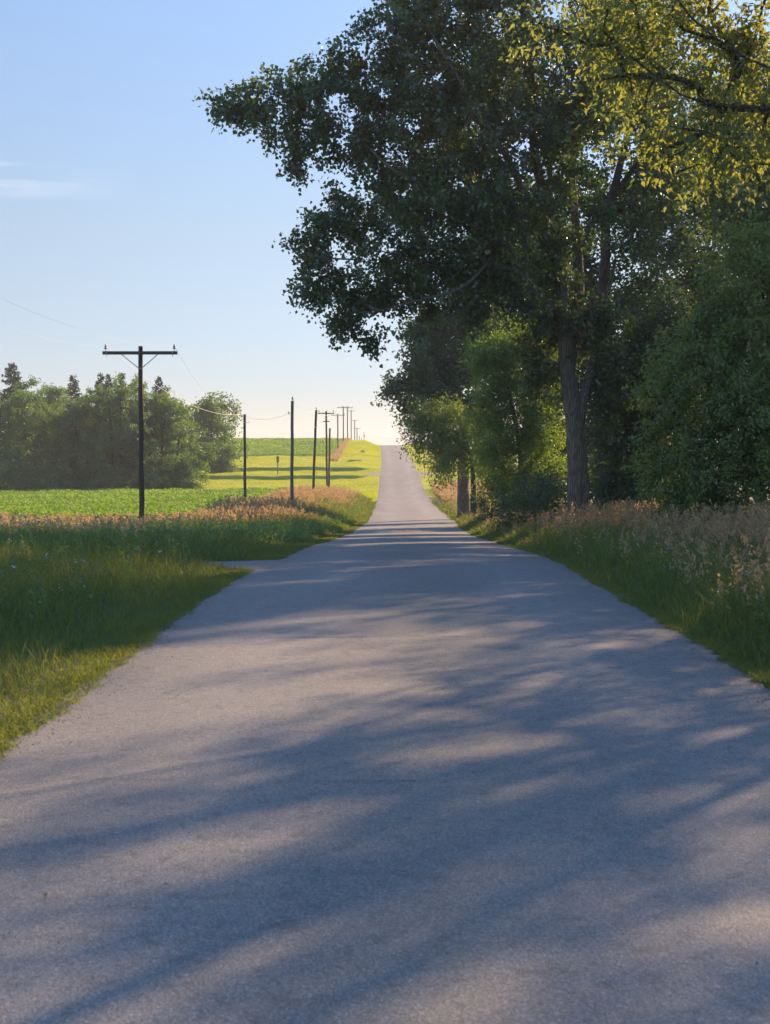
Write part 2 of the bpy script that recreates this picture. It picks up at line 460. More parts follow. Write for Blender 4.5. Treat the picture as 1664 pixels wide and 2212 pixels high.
def patch_sheet(name, outline_fn, y0, y1, n, u_in, mat, label, dz):
    ys = np.linspace(y0, y1, n)
    t = np.linspace(0, 1, 14)
    U = np.stack([u_in + (outline_fn(y) - u_in) * t for y in ys])
    Y = np.repeat(ys[:, None], 14, 1)
    X = U + cx_f(Y); Z = gz(X, Y) + dz
    mm = 14
    i = np.arange(n - 1)[:, None] * mm; k = np.arange(mm - 1)[None, :]
    f = np.stack([i + k, i + k + 1, i + mm + k + 1, i + mm + k], -1).reshape(-1, 4)
    if u_in < 0: f = f[:, ::-1]
    return tag(link(name, mesh_np(name, np.stack([X, Y, Z], -1), f, mat, smooth=True)), label, 'path', kind='structure')


patch_sheet('path', lambda y: -2.5 - 1.5 * max(0, 1 - ((y - 23.6) / 1.7) ** 2), 21.9, 25.3, 16, -2.3, M['gravel'], 'short gravel field entrance opening left off the near lane', .018)
patch_sheet('path', lambda y: -2.6 - 6 * max(0, 1 - abs((y - 186) / 6)) ** 1.6, 180.5, 192, 16, -2.3, M['gravel'], 'thin gravel drive opening left off the far lane', .045)
patch_sheet('path', lambda y: 2.6 + 3 * max(0, 1 - abs((y - 186) / 8)) ** 1.3, 178.5, 194, 16, 2.3, M['gravel'], 'thin gravel drive opening right off the far lane', .045)

# ------------------------------------------------------------------ leaves and trees
DELTOID = (np.array([[0, 0, 0], [.5, .36, .1], [0, 1, -.05], [-.5, .36, .1]]), np.array([[0, 1, 2, 3]]))
LONG = (np.array([[0, 0, 0], [.24, .42, .07], [0, 1, -.06], [-.24, .42, .07]]), np.array([[0, 1, 2, 3]]))
NEAR = (np.array([[0, 0, 0], [.25, .3, .07], [.15, .68, .03], [0, 1.05, -.12], [-.15, .68, .03], [-.25, .3, .07]]), np.array([[0, 1, 2, 3], [0, 3, 4, 5]]))


def leaves(pos, axis, nrm, size, tmpl):
    v, f = tmpl
    a = axis / (np.linalg.norm(axis, axis=1)[:, None] + 1e-9)
    n = nrm - (nrm * a).sum(1)[:, None] * a
    n /= np.linalg.norm(n, axis=1)[:, None] + 1e-9
    s = np.cross(a, n)
    co = pos[:, None, :] + size[:, None, None] * (v[None, :, 0, None] * s[:, None, :] + v[None, :, 1, None] * a[:, None, :] + v[None, :, 2, None] * n[:, None, :])
    fi = (np.arange(len(pos))[:, None, None] * len(v) + f[None]).reshape(-1, f.shape[1])
    return co.reshape(-1, 3), fi


def rvec(q, n):
    v = q.normal(size=(n, 3))
    return v / np.linalg.norm(v, axis=1)[:, None]


def resample(pts, step):
    pts = np.asarray(pts, float)
    if len(pts) > 2:   # Catmull-Rom
        p = np.vstack([2 * pts[0] - pts[1], pts, 2 * pts[-1] - pts[-2]])
        out = []
        for i in range(1, len(p) - 2):
            for t in np.linspace(0, 1, 8, endpoint=False):
                out.append(.5 * ((2 * p[i]) + (-p[i - 1] + p[i + 1]) * t + (2 * p[i - 1] - 5 * p[i] + 4 * p[i + 1] - p[i + 2]) * t * t + (-p[i - 1] + 3 * p[i] - 3 * p[i + 1] + p[i + 2]) * t**3))
        out.append(p[-2]); pts = np.array(out)
    d = np.concatenate([[0], np.cumsum(np.linalg.norm(np.diff(pts, axis=0), axis=1))])
    n = max(2, int(d[-1] / step) + 1)
    s = np.linspace(0, d[-1], n)
    return np.stack([np.interp(s, d, pts[:, k]) for k in range(3)], -1), s / d[-1]


def tree(name, label, cat, limbs, clumps, n_tw, n_lf, lsize, leafm, barkm, seed, tmpl=DELTOID, spread=.34, up=.5, droop=.3,
         group=None, tip=.008, shell=.45, base=None, collide=1.0, flare=.2, along=None):
    """limbs: list of (points, r0, r1) in world; clumps: (centre, radii(3))"""
    q = np.random.default_rng(seed)
    base = np.array(limbs[0][0][0], float) if base is None else np.array(base, float)
    root = empty(name, Vector(base), label, cat, group)
    mb = MB(); nodes = []; plen = []; par = []
    for li, (pts, r0, r1) in enumerate(limbs):
        p, t = resample(pts, .35)
        jit = q.normal(0, 1, p.shape); jit[:, 2] = 0
        ker = np.ones(5) / 5
        for k in range(2): jit[:, k] = np.convolve(np.pad(jit[:, k], 2, mode='edge'), ker, 'valid')
        p = p + jit * (r0 * .12) * (t[:, None] > .02)
        rr = r0 + (r1 - r0) * t ** .8
        if li == 0: rr = rr * (1 + flare * np.exp(-(p[:, 2] - p[0, 2]) / .35))
        rr = rr * (1 + .05 * np.sin(np.arange(len(rr)) * 1.9 + seed))
        mb.tube(p - base, rr, 14 if r0 > .15 else 8)
        s0 = len(nodes)
        for i in range(len(p)):
            if li == 0 and t[i] < .3: continue
            nodes.append(p[i]); plen.append(t[i] * 2.0); par.append(-1 if i == 0 or len(nodes) == s0 + 1 else len(nodes) - 2)
    nlimb = len(nodes)
    vol = np.array([np.prod(c[1]) ** (2 / 3.) * (c[2] if len(c) > 2 else 1) for c in clumps]); cnt = np.maximum(3, np.round(n_tw * vol / vol.sum())).astype(int)
    T = []; O = []
    for c, k in zip(clumps, cnt):
        d = rvec(q, k); r = q.random(k) ** shell
        T.append(np.array(c[0]) + d * r[:, None] * np.array(c[1])); O.append(d * r[:, None])
    T = np.concatenate(T); O = np.concatenate(O)
    zmin = gz(T[:, 0], T[:, 1]) + .35
    T[:, 2] = np.maximum(T[:, 2], zmin)
    NA = np.array(nodes)
    d0 = np.min(np.linalg.norm(T[:, None, :] - NA[None, ::2], axis=2), axis=1)
    order = np.argsort(d0)
    cap = nlimb + len(T) * 14 + 10
    A = np.zeros((cap, 3)); A[:nlimb] = NA
    PL = np.zeros(cap); PL[:nlimb] = plen
    PR = np.full(cap, -1); PR[:nlimb] = par
    n = nlimb; tips = []; tdir = np.zeros_like(T)
    for ti in order:
        tp = T[ti]
        dv = tp - A[:n]
        dist = np.sqrt((dv * dv).sum(1))
        cost = dist + .25 * PL[:n] + .35 * np.maximum(0, -(dv[:, 2]))
        j = int(np.argmin(cost)); D = dist[j]
        m = min(12, max(1, int(D / .5)))
        prev = j
        side = q.normal(0, .09 * D, 3); 
        for k in range(1, m + 1):
            t = k / m
            pt = A[j] + (tp - A[j]) * t + side * math.sin(math.pi * t) + np.array([0, 0, .1 * D * math.sin(math.pi * t)])
            A[n] = pt; PR[n] = prev; PL[n] = PL[prev] + D / m
            prev = n; n += 1
        tips.append(prev)
        tdir[ti] = tp - A[PR[prev]]
    # pipe-model radii
    rad = np.zeros(n)
    rad[tips] = tip
    acc = np.zeros(n); acc[tips] = tip ** 2.3
    for i in range(n - 1, nlimb - 1, -1):
        p_ = PR[i]
        if p_ >= 0: acc[p_] += acc[i]
    rad = acc ** (1 / 2.3)
    rad = np.maximum(rad, tip)
    seg = np.arange(nlimb, n); p1 = A[seg]; p0 = A[PR[seg]]
    r1 = np.minimum(rad[seg], .12); r0 = np.where(PR[seg] < nlimb, r1 * 1.15, np.minimum(rad[PR[seg]], .12)); r0 = np.minimum(r0, r1 * 1.6)
    ax = p1 - p0; ax /= np.linalg.norm(ax, axis=1)[:, None] + 1e-9
    ref = np.where(np.abs(ax[:, 2:3]) < .8, np.array([[0, 0, 1.]]), np.array([[1., 0, 0]]))
    ea = np.cross(ax, ref); ea /= np.linalg.norm(ea, axis=1)[:, None] + 1e-9
    eb = np.cross(ax, ea)
    ns = 4
    th = np.arange(ns) * 2 * math.pi / ns
    circ = np.cos(th)[None, :, None] * ea[:, None, :] + np.sin(th)[None, :, None] * eb[:, None, :]
    c0 = p0[:, None, :] + r0[:, None, None] * circ; c1 = p1[:, None, :] + r1[:, None, None] * circ
    cc = np.concatenate([c0, c1], 1).reshape(-1, 3) - base
    b = np.arange(len(seg))[:, None] * 2 * ns; k = np.arange(ns)[None]; k2 = (k + 1) % ns
    mb.add(cc, np.stack([b + k, b + k2, b + ns + k2, b + ns + k], -1).reshape(-1, 4))
    tr = mb.build('trunk', barkm, root, smooth=True)
    cr = None
    if n_lf:
        w = q.random(len(T)) ** .6 + .3
        idx = q.choice(len(T), n_lf, p=w / w.sum())
        td = tdir / (np.linalg.norm(tdir, axis=1)[:, None] + 1e-9)
        td = td + .6 * O / (np.linalg.norm(O, axis=1)[:, None] + 1e-9)
        td[:, 2] -= droop
        td /= np.linalg.norm(td, axis=1)[:, None] + 1e-9
        al = spread * 1.3 if along is None else along
        ball = rvec(q, n_lf) * (q.random(n_lf) ** .5)[:, None] * spread * 1.15
        pos = T[idx] + td[idx] * ((q.random(n_lf) * 2.2 - 1.1) * al)[:, None] + ball
        pos[:, 2] = np.maximum(pos[:, 2], gz(pos[:, 0], pos[:, 1]) + .05)
        axis = rvec(q, n_lf) + .5 * td[idx]; axis[:, 2] -= droop + .25
        nr = rvec(q, n_lf); nr[:, 2] += up
        sz = lsize * (.65 + .6 * q.random(n_lf))
        co, fi = leaves(pos - base, axis, nr, sz, tmpl)
        cr = link('crown', mesh_np('crown', co, fi, leafm), root)
    return root


def cl(px, py, r, d, rd=None, w=1.0):
    """clump from photo position, radius in photo px, distance, depth radius in m"""
    rr = r * d / F
    return (P(px, py, d), (rr, rd if rd else rr, rr), w)


def limb(pts, r0, r1): return ([P(*p) for p in pts], r0, r1)


def onground(px, d, sink=.15):
    p = P(px, 1000, d); p[2] = g1(p[0], d) - sink
    return p


# --- A: the great cottonwood
D = 42
b0 = onground(1250, D)
limbsA = [([b0, P(1251, 1095, D), P(1248, 960, D), P(1236, 870, D), P(1222, 780, D), P(1217, 700, D)], .385, .2),
          limb([(1219, 720, D), (1211, 605, D + .3), (1180, 511, D + .5), (1172, 420, D + .4), (1155, 329, D), (1152, 237, D - .3), (1146, 160, D - .6), (1120, -60, D - 1), (1110, -260, D - 1)], .22, .05),
          limb([(1185, 520, D), (1142, 615, D - .5) if False else (1150, 455, D - 1), (1090, 330, D - 2), (1040, 250, D - 2.5), (960, 120, D - 3), (900, 20, D - 3)], .13, .03),
          limb([(1216, 690, D), (1140, 615, D - 1), (1075, 540, D - 2), (960, 430, D - 2.5), (840, 360, D - 3), (760, 290, D - 3), (600, 225, D - 3)], .13, .012),
          limb([(1140, 615, D - 1), (1010, 590, D - 2), (880, 560, D - 3), (760, 520, D - 3.2)], .06, .012),
          limb([(1228, 800, D), (1250, 640, D + 1), (1246, 511, D + 1.6), (1237, 365, D + 2), (1262, 256, D + 2), (1292, 183, D + 2), (1330, -60, D + 2)], .2, .05),
          limb([(1180, 500, D), (1180, 300, D + 2), (1060, 60, D + 3), (1000, -150, D + 3)], .1, .03),
          limb([(1075, 540, D - 2), (1000, 620, D - 3), (900, 650, D - 3.4), (790, 680, D - 3.5)], .06, .015),
          limb([(1246, 935, D), (1258, 870, D), (1278, 800, D + .4), (1300, 700, D + 1), (1330, 560, D + 1)], .2, .05)]
cA = []
for c in [(492, 243, 32), (472, 238, 18), (530, 238, 42), (560, 225, 48), (625, 200, 62), (700, 200, 78), (780, 150, 85), (870, 75, 95), (950, 10, 110), (840, 250, 105), (960, 190, 125), (1080, 90, 140),
          (680, 290, 62), (615, 285, 42), (640, 355, 30), (770, 330, 68), (900, 370, 115), (1040, 290, 140), (760, 470, 90), (680, 505, 50), (690, 575, 66), (720, 650, 62), (780, 690, 58), (860, 560, 105),
          (815, 640, 60), (980, 480, 125), (965, 610, 85), (1090, 430, 125), (1060, 570, 90), (1200, 230, 120), (1110, 640, 60), (1300, 150, 150), (900, 660, 48), (1020, 670, 45), (800, 745, 20), (735, 705, 30)]:
    cA.append(cl(c[0], c[1], c[2], D - 3 + (c[0] - 500) / 400., max(1.0, c[2] * D / F * 1.25)))
for c in [(950, -120, 150), (1130, -180, 190), (1320, -130, 190), (1150, -420, 200), (1250, -300, 170), (1000, -330, 120)]:
    cA.append(cl(c[0], c[1], c[2], D, 3.0))
for c in [(1050, 150, 140), (980, 330, 130), (1080, 500, 90), (860, 450, 90)]:
    cA.append(cl(c[0], c[1], c[2], D + 3, 2.0, .7))
for c in [(1200, 690, 60), (1300, 720, 60), (1220, 380, 60), (1200, 540, 45), (1290, 480, 45), (1165, 780, 50), (1310, 850, 50), (1185, 600, 60), (1175, 830, 45), (1270, 760, 50), (1290, 830, 45), (1255, 690, 55), (1330, 780, 50), (1165, 700, 50), (1320, 900, 40), (1215, 650, 45)]:
    cA.append(cl(c[0], c[1], c[2], D + .5, 1.2))
tree('cottonwood_tree', 'tallest tree, huge dark crown leaning over the lane, thick furrowed trunk in the right verge', 'tree', limbsA, cA, 2400, 195000, .11, M['cotton'], M['bark'], 11, DELTOID, .26)

# --- F: second stem tree behind
D = 53
limbsF = [([onground(1306, D), P(1306, 1000, D), P(1300, 800, D), P(1306, 548, D), P(1309, 475, D), P(1320, 430, D), P(1345, 330, D), P(1370, 200, D)], .42, .09),
          limb([(1303, 700, D), (1250, 600, D + 1), (1246, 500, D + 1), (1240, 400, D + 1), (1225, 250, D + 1)], .2, .06),
          limb([(1320, 430, D), (1390, 330, D), (1430, 220, D)], .12, .04)]
cF = [cl(c[0], c[1], c[2], D + c[3], c[2] * D / F) for c in [(1290, 250, 120, 0), (1400, 180, 140, 1), (1440, 330, 110, 0), (1350, 420, 90, 2), (1240, 420, 80, 2), (1400, 520, 100, 1), (1300, 620, 70, 2), (1400, 680, 90, 1), (1350, 60, 150, 0), (1250, 560, 60, 2.5), (1450, 820, 110, 2), (1370, 880, 90, 2), (1250, 700, 60, 2), (1220, 840, 50, 2)]]
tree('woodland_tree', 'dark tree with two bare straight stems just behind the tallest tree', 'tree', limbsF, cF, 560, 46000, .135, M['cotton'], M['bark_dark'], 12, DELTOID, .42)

# --- B: tall grey-green tree over the lane further along
D = 84
limbsB = [([onground(1002, D), P(1000, 1030, D), P(1003, 940, D), P(990, 840, D), P(975, 760, D), P(960, 700, D)], .42, .12),
          limb([(990, 860, D), (940, 840, D), (880, 840, D), (835, 845, D)], .13, .03),
          limb([(975, 800, D), (1010, 740, D), (1040, 690, D)], .15, .04),
          limb([(985, 830, D), (930, 770, D), (900, 720, D)], .12, .03),
          limb([(1003, 1000, D), (1030, 960, D + 1), (1060, 900, D + 1)], .2, .06)]
cB = [cl(c[0], c[1], c[2], D + c[3], c[2] * D / F * .9) for c in [(1020, 640, 55, 0), (985, 690, 62, 0), (930, 720, 48, 0), (1040, 720, 60, 1), (960, 770, 58, 0), (905, 775, 40, -1), (900, 830, 42, -1), (862, 830, 26, -1), (838, 842, 20, -1), (950, 850, 52, 0), (1010, 800, 52, 1), (1000, 880, 45, 0), (898, 725, 24, 0), (880, 880, 24, 0), (1060, 640, 50, 2), (1080, 700, 50, 2)]]
tree('woodland_tree', 'grey green tall tree beyond the bright tree, its branch reaching over the far lane', 'tree', limbsB, cB, 520, 42000, .17, M['dark'], M['bark'], 13, DELTOID, .46)

# --- C: low spreading tree below B
D = 79
limbsC = [([onground(1024, D), P(1022, 1020, D), P(1010, 970, D), P(980, 930, D)], .2, .07),
          limb([(1010, 970, D), (950, 930, D), (900, 910, D)], .09, .02), limb([(1010, 970, D), (985, 990, D - 1), (950, 1010, D - 1)], .06, .02)]
cC = [cl(c[0], c[1], c[2], D + c[3], c[2] * D / F) for c in [(915, 905, 38, 0), (900, 925, 28, 0), (960, 905, 45, 0), (940, 955, 42, 0), (990, 940, 48, 0), (965, 1000, 34, -1), (1010, 990, 34, 0), (1040, 930, 45, 1), (905, 960, 22, 0), (955, 1035, 18, -1), (1062, 960, 45, 1), (1072, 1020, 40, 1)]]
tree('small_tree', 'low spreading tree overhanging the verge beside twin grey trunks', 'tree', limbsC, cC, 300, 26000, .15, M['bush'], M['bark_dark'], 14, LONG, .42)

# --- D: bright sunlit broad shrub tree
D = 59
limbsD = [([onground(1130, D), P(1128, 1040, D), P(1120, 950, D), P(1100, 850, D), P(1085, 770, D)], .17, .05),
          limb([(1120, 960, D), (1170, 880, D), (1190, 800, D)], .1, .03), limb([(1120, 980, D), (1070, 930, D), (1040, 880, D)], .08, .02),
          limb([(1128, 1030, D), (1160, 990, D), (1200, 930, D)], .09, .03)]
cD = [cl(c[0], c[1], c[2] * 1.1, D + c[3], c[2] * D / F) for c in [(1060, 770, 42, 0), (1030, 790, 22, 0), (1100, 760, 55, 0), (1085, 830, 55, 0), (1045, 860, 32, 0), (1140, 790, 60, .5), (1130, 880, 62, 0), (1060, 915, 42, 0), (1085, 960, 48, 0), (1160, 950, 60, 0), (1060, 1000, 36, -.5), (1110, 1030, 48, -.5), (1180, 1040, 50, -.5), (1190, 860, 55, 1), (1150, 1070, 45, -1), (1190, 740, 50, 1), (1075, 1055, 30, -1)]]
tree('small_tree', 'bright sunlit yellow green tree left of the thick trunk', 'tree', limbsD, cD, 520, 48000, .13, M['maple'], M['bark_dark'], 15, LONG, .36)

# --- H: big rounded green bush at the right edge
D = 28
limbsH = [([onground(1560, D + 1), P(1560, 1040, D + 1), P(1570, 900, D + 1), P(1600, 700, D + 1)], .14, .04),
          limb([(1560, 1040, D + 1), (1480, 950, D), (1440, 820, D)], .07, .02), limb([(1570, 950, D + 1), (1520, 800, D), (1500, 700, D)], .08, .02),
          limb([(1570, 950, D + 1), (1660, 800, D), (1700, 600, D)], .09, .02), limb([(1560, 1060, D + 1), (1640, 980, D - 1), (1700, 900, D - 1)], .07, .02)]
cH = [cl(c[0], c[1], c[2], D + c[3], c[2] * D / F * 1.1) for c in [(1640, 560, 70, 0), (1600, 640, 90, 0), (1530, 660, 60, 0), (1700, 640, 110, 0), (1540, 740, 85, 0), (1470, 760, 60, 0), (1640, 770, 110, -.5), (1440, 850, 62, 0), (1530, 860, 90, -.5), (1450, 950, 65, 0), (1640, 900, 110, -1), (1560, 980, 90, -.8), (1460, 1040, 65, 0), (1680, 1010, 110, -1), (1780, 800, 140, 0), (1800, 950, 140, -1), (1550, 1080, 70, -.5), (1420, 1000, 45, .5), (1650, 500, 35, 0)]]
tree('large_bush', 'large rounded green bush filling the right edge behind the tan grass', 'bush', limbsH, cH, 900, 80000, .088, M['bush'], M['bark_dark'], 16, LONG, .19, along=.3)

# --- G: dark woodland behind H and around
woods = [(1500, 60, 20, [(1500, 380, 110), (1420, 450, 90), (1590, 420, 120), (1510, 520, 120), (1450, 620, 110), (1600, 600, 120), (1400, 760, 100), (1520, 740, 120), (1500, 900, 140), (1620, 850, 120), (1380, 650, 70)],
          'dark wide tree standing behind the large rounded bush', M['dark'], 620, 52000),
         (1640, 48, 21, [(1640, 330, 110), (1560, 300, 90), (1700, 300, 150), (1660, 450, 120), (1760, 430, 150), (1640, 200, 110), (1740, 180, 150), (1850, 350, 170), (1590, 480, 80), (1850, 600, 170)],
          'dark tree behind the yellow leaves at the right edge', M['dark'], 520, 44000),
         (1195, 74, 22, [(1200, 780, 60), (1170, 850, 60), (1210, 900, 70), (1170, 960, 60), (1250, 980, 70), (1200, 1030, 60), (1290, 930, 80), (1330, 1010, 80), (1130, 720, 60), (1240, 760, 70)],
          'dark underwood tree seen between the bright tree and the thick trunk', M['dark'], 420, 34000),
         (1135, 66, 24, [(1120, 470, 85), (1180, 540, 90), (1080, 560, 80), (1140, 640, 90), (1210, 660, 80), (1100, 740, 70), (1180, 760, 80)],
          'tall dark tree hidden behind the great crown, above the bright tree', M['dark'], 420, 34000),
         (1390, 44, 23, [(1380, 800, 60), (1360, 900, 60), (1390, 980, 60), (1340, 960, 50), (1380, 1060, 60), (1330, 1060, 45), (1420, 720, 60), (1440, 900, 70), (1330, 830, 40)],
          'dark leafy sapling in the gap right of the thick trunk', M['dark'], 380, 34000)]
for px, D, sd, cs, lab, mt, nt_, nl in woods:
    top = min(c[1] for c in cs)
    lm = [([onground(px, D), P(px + 3, 1000, D), P(px - 4, (1000 + top) / 2, D), P(px + 2, top + 40, D)], .18 if D > 45 else .1, .04)]
    for c in cs[2:6]: lm.append(limb([(px, (1000 + c[1]) / 2 + 40, D), ((px + c[0]) / 2, c[1] + 40, D), (c[0], c[1], D)], .08, .02))
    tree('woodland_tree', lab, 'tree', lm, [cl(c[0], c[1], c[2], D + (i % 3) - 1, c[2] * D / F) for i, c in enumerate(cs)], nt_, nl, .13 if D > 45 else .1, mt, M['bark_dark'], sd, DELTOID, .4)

# --- E: near boxelder off to the right, branches into the frame
D = 15.5
bx = np.array([9.3, 17.5, g1(9.3, 17.5) - .15])
E0 = bx + np.array([0, 0, 3.2])
limbsE = [([bx, bx + np.array([.1, 0, 1.6]), E0, bx + np.array([-.2, .2, 6]), bx + np.array([.4, .4, 9.5])], .24, .06),
          ([E0, np.array([6.5, 17, 4.6]), P(1790, 330, D + .6), P(1660, 245, D + .3), P(1590, 232, D), P(1480, 210, D - .3), P(1360, 120, D - .6)], .042, .009),
          ([E0 + np.array([0, 0, .8]), np.array([6.4, 16.6, 5.7]), P(1800, 190, D), P(1664, 148, D), P(1590, 112, D), P(1500, 45, D - .2), P(1450, -20, D - .3)], .055, .01),
          ([P(1560, 233, D), P(1520, 290, D - .3), P(1470, 330, D - .5)], .016, .008),
          ([E0, np.array([8, 15, 6]), np.array([7.5, 13, 7.2])], .09, .02),
          ([E0 + np.array([0, 0, 1]), np.array([11.5, 17, 6.2]), np.array([12.8, 17, 7])], .1, .02),
          ([E0 + np.array([0, 0, 2]), np.array([10, 15, 5]), np.array([10.5, 13.6, 5.8])], .07, .02)]
cE = [cl(c[0], c[1], c[2], D + c[3], c[2] * D / F * .38, .5 if c[1] < 0 or c[0] > 1700 else 1.0) for c in [(1210, 75, 45, -.3), (1290, 90, 70, 0), (1380, 70, 95, 0), (1480, 60, 110, .2), (1600, 60, 120, .3), (1330, 180, 70, -.2), (1420, 200, 85, -.2), (1520, 190, 95, 0), (1640, 180, 110, .3), (1400, 285, 60, -.3), (1480, 300, 70, -.3), (1560, 300, 60, -.2), (1640, 375, 34, 0), (1440, 340, 45, -.3), (1540, 350, 45, -.2), (1590, 300, 55, 0), (1680, 330, 60, .1), (1300, 10, 80, 0), (1690, 290, 60, .3), (1750, 120, 140, .5), (1430, -60, 140, 0), (1620, -90, 160, 0)]]
for c, rr in [((9.5, 15.5, 8.5), (2.6, 2.6, 1.8)), ((12.5, 17, 6.6), (2.4, 2.2, 1.6)), ((10.5, 14, 5.6), (2.0, 1.6, 1.2)), ((7.5, 12.8, 7.2), (2.2, 1.6, 1.3)), ((9.5, 19.6, 6.4), (1.9, 1.9, 1.3)), ((12, 21, 8), (2.2, 2.2, 1.5)), ((8.2, 19.2, 4.9), (1.3, 1.2, .8))]:
    cE.append((c, rr, .5))
tree('boxelder_tree', 'near tree with glowing yellow leaves hanging into the top right corner', 'tree', limbsE, cE, 1100, 60000, .08, M['near'], M['bark_dark'], 17, NEAR, .2, up=.3, droop=.25, along=.3, shell=.6)


def generic(name, label, base_xy, h, w, seed, leafm, n_tw, n_lf, ls, spread, tmpl=DELTOID, group=None, low=.12, barkm=None, stems=1, lean=0.0):
    """free-standing broad tree with an uneven crown of many clumps"""
    q = np.random.default_rng(seed)
    x, y = base_xy; z = g1(x, y) - .1
    b = np.array([x, y, z])
    lm = []; cs = []
    for s in range(stems):
        o = np.array([q.normal(0, .12 * w) if s else 0, q.normal(0, .08 * w) if s else 0, 0])
        lm.append(([b + o * .5, b + o + np.array([0, 0, .3 * h]), b + o * 1.3 + np.array([lean, 0, .62 * h]), b + o * 1.5 + np.array([lean * 1.5, 0, .88 * h])], .022 * h, .006 * h))
    n = 17
    for i in range(n):
        t = low + (1 - low) * (i + .5) / n
        env = w * .5 * max(0.05, 1 - abs((t - .42) / .62) ** 2.6) ** .5 * (.85 + .3 * q.random())
        a = i * 2.4 + q.random()
        rr = w * (.165 + .1 * q.random())
        off = max(0, env - rr * .45)
        c = b + np.array([math.cos(a) * off + lean * t, math.sin(a) * off, t * h * .94 - .02 * h])
        cs.append((c, (rr, rr, rr * .85)))
        if i % 3 == 0 and i > 2: lm.append(([b + np.array([0, 0, (t * .6) * h]), (b + np.array([0, 0, t * .75 * h]) + c) / 2, c], .012 * h, .004 * h))
        if i % 2: cs.append((b + np.array([lean * t, 0, t * h * .9]), (rr, rr, rr), .8))
    return tree(name, label, 'tree', lm, cs, n_tw, n_lf, ls, leafm, barkm or M['bark_dark'], seed, tmpl, spread, group=group)


# trees standing in the wood outside the frame on the right; their shade reaches the lane
generic('woodland_tree', 'broad dark tree deeper in the wood behind the near yellow tree', (15.2, 29.5), 11.4, 9.5, 31, M['dark'], 320, 20000, .15, .42)
generic('woodland_tree', 'broad dark tree close behind the large rounded bush at the right edge', (12.6, 35.5), 14.2, 8.5, 34, M['dark'], 380, 30000, .14, .42)
generic('woodland_tree', 'dark tree between the large rounded bush and the wood', (17.5, 43), 20, 11, 35, M['dark'], 480, 40000, .15, .45)
generic('woodland_tree', 'broad dark tree farthest back in the wood at the right', (24, 39), 15, 11, 33, M['dark'], 260, 15000, .16, .48)

for px, d, h, w_, sd, lab in [(1098, 67, 2.8, 3.4, 91, 'low dark shrub at the foot of the bright tree beside the twin grey trunks'),
                              (1170, 50, 2.3, 3.4, 92, 'low shrub just left of the thick trunk'),
                              (1350, 46, 3.0, 3.2, 93, 'low shrub in the dark gap right of the thick trunk')]:
    p = P(px, 1000, d)
    generic('shrub', lab, (p[0], d), h, w_, sd, M['dark'], 150, 9000, .12, .3, LONG, 'shrubs under the right trees', .03)['category'] = 'shrub'

# --- left tree row beyond the bean field
DR = 153
row = [(40, 157, 11.8, 10, 41, 'pale round crowned willow at the left edge of the far tree row', 0),
       (165, 154, 9.6, 7, 42, 'narrow willow with a visible thin stem in the far tree row', 0),
       (262, 155, 12.4, 10.5, 43, 'widest many stemmed willow of the far row just left of the first pole', 3),
       (350, 157, 10.6, 9, 44, 'drooping willow at the right end of the far row behind the first pole', 2),
       (110, 165, 11.6, 9.5, 46, 'darker willow set back between two pale willows in the far row', 0)]
for px, d, h, w, sd, lab, st in row:
    p = P(px, 1000, d)
    generic('willow_tree', lab, (p[0], d), h, w, sd, M['willow'], 420, 36000, .28, .4, LONG, 'trees in the far row', .04, stems=max(1, st))
p = P(457, 1000, 192)
generic('round_tree', 'lone round tree with a short dark trunk at the end of the far row', (p[0], 192), 10.4, 7.8, 47, M['willow'], 300, 15000, .27, .55, DELTOID, None, .1, M['bark'])
for i, (px, d, h, w, sd, lab) in enumerate([(395, 155, 3.4, 4.2, 51, 'low leafy shrub under the drooping willow'), (120, 150, 2.6, 4.5, 52, 'low dark shrub at the foot of the narrow willow'),
                                            (15, 150, 3.2, 5.5, 53, 'low dark shrub at the left edge below the pale willow'), (230, 151, 2.4, 4.0, 54, 'low shrub beside the many stems of the widest willow'),
                                            (478, 190, 1.9, 3.6, 55, 'low shrub at the foot of the lone round tree')]):
    p = P(px, 1000, d)
    generic('shrub', lab, (p[0], d), h, w, sd, M['willow'], 110, 6500, .22, .4, LONG, 'shrubs under the far trees', .05)['category'] = 'shrub'


def spruce(label, px, d, top_py, w, seed, dens=1.6, group='conifers behind the far row'):
    q = np.random.default_rng(seed)
    b = P(px, 1000, d); b[2] = g1(b[0], d) - .1
    top = P(px, top_py, d)[2]; h = top - b[2]
    root = empty('spruce_tree', Vector(b), label, 'tree', group)
    mb = MB(); mb.tube([(0, 0, 0), (0, 0, h * .5), (0, 0, h)], [.16, .09, .012], 7)
    pos = []; ax = []; sz = []
    z = h * .12
    while z < h * .985:
        f = 1 - z / h
        L = w * .5 * (f ** .8) * 1.05 + .12
        nb = 7 if f > .15 else 5
        for k in range(nb):
            a = q.random() * 6.28; l = L * (.7 + .5 * q.random())
            dirv = np.array([math.cos(a), math.sin(a), -.05 - .2 * f + .35 * (f < .2)])
            end = np.array([0, 0, z]) + dirv * l
            mb.tube([(0, 0, z), end], [.02, .006], 3, False)
            m = max(3, int(l * 16 * dens))
            t = q.random(m) ** .7
            pp = np.array([0, 0, z]) + dirv[None] * (l * t)[:, None]
            pos.append(pp + q.normal(0, .05, (m, 3))); sd = rvec(q, m) * .8 + dirv[None] * .7; sd[:, 2] -= .25
            ax.append(sd); sz.append(.22 + .22 * q.random(m) * f + .06)
        z += .2 + .22 * f
    mb.build('trunk', M['bark_dark'], root, True)
    pos = np.concatenate(pos); ax = np.concatenate(ax); sz = np.concatenate(sz)
    co, fi = leaves(pos, ax, rvec(q, len(pos)) + np.array([0, 0, .5]), sz, LONG)
    link('crown', mesh_np('crown', co, fi, M['spruce']), root)
    return root


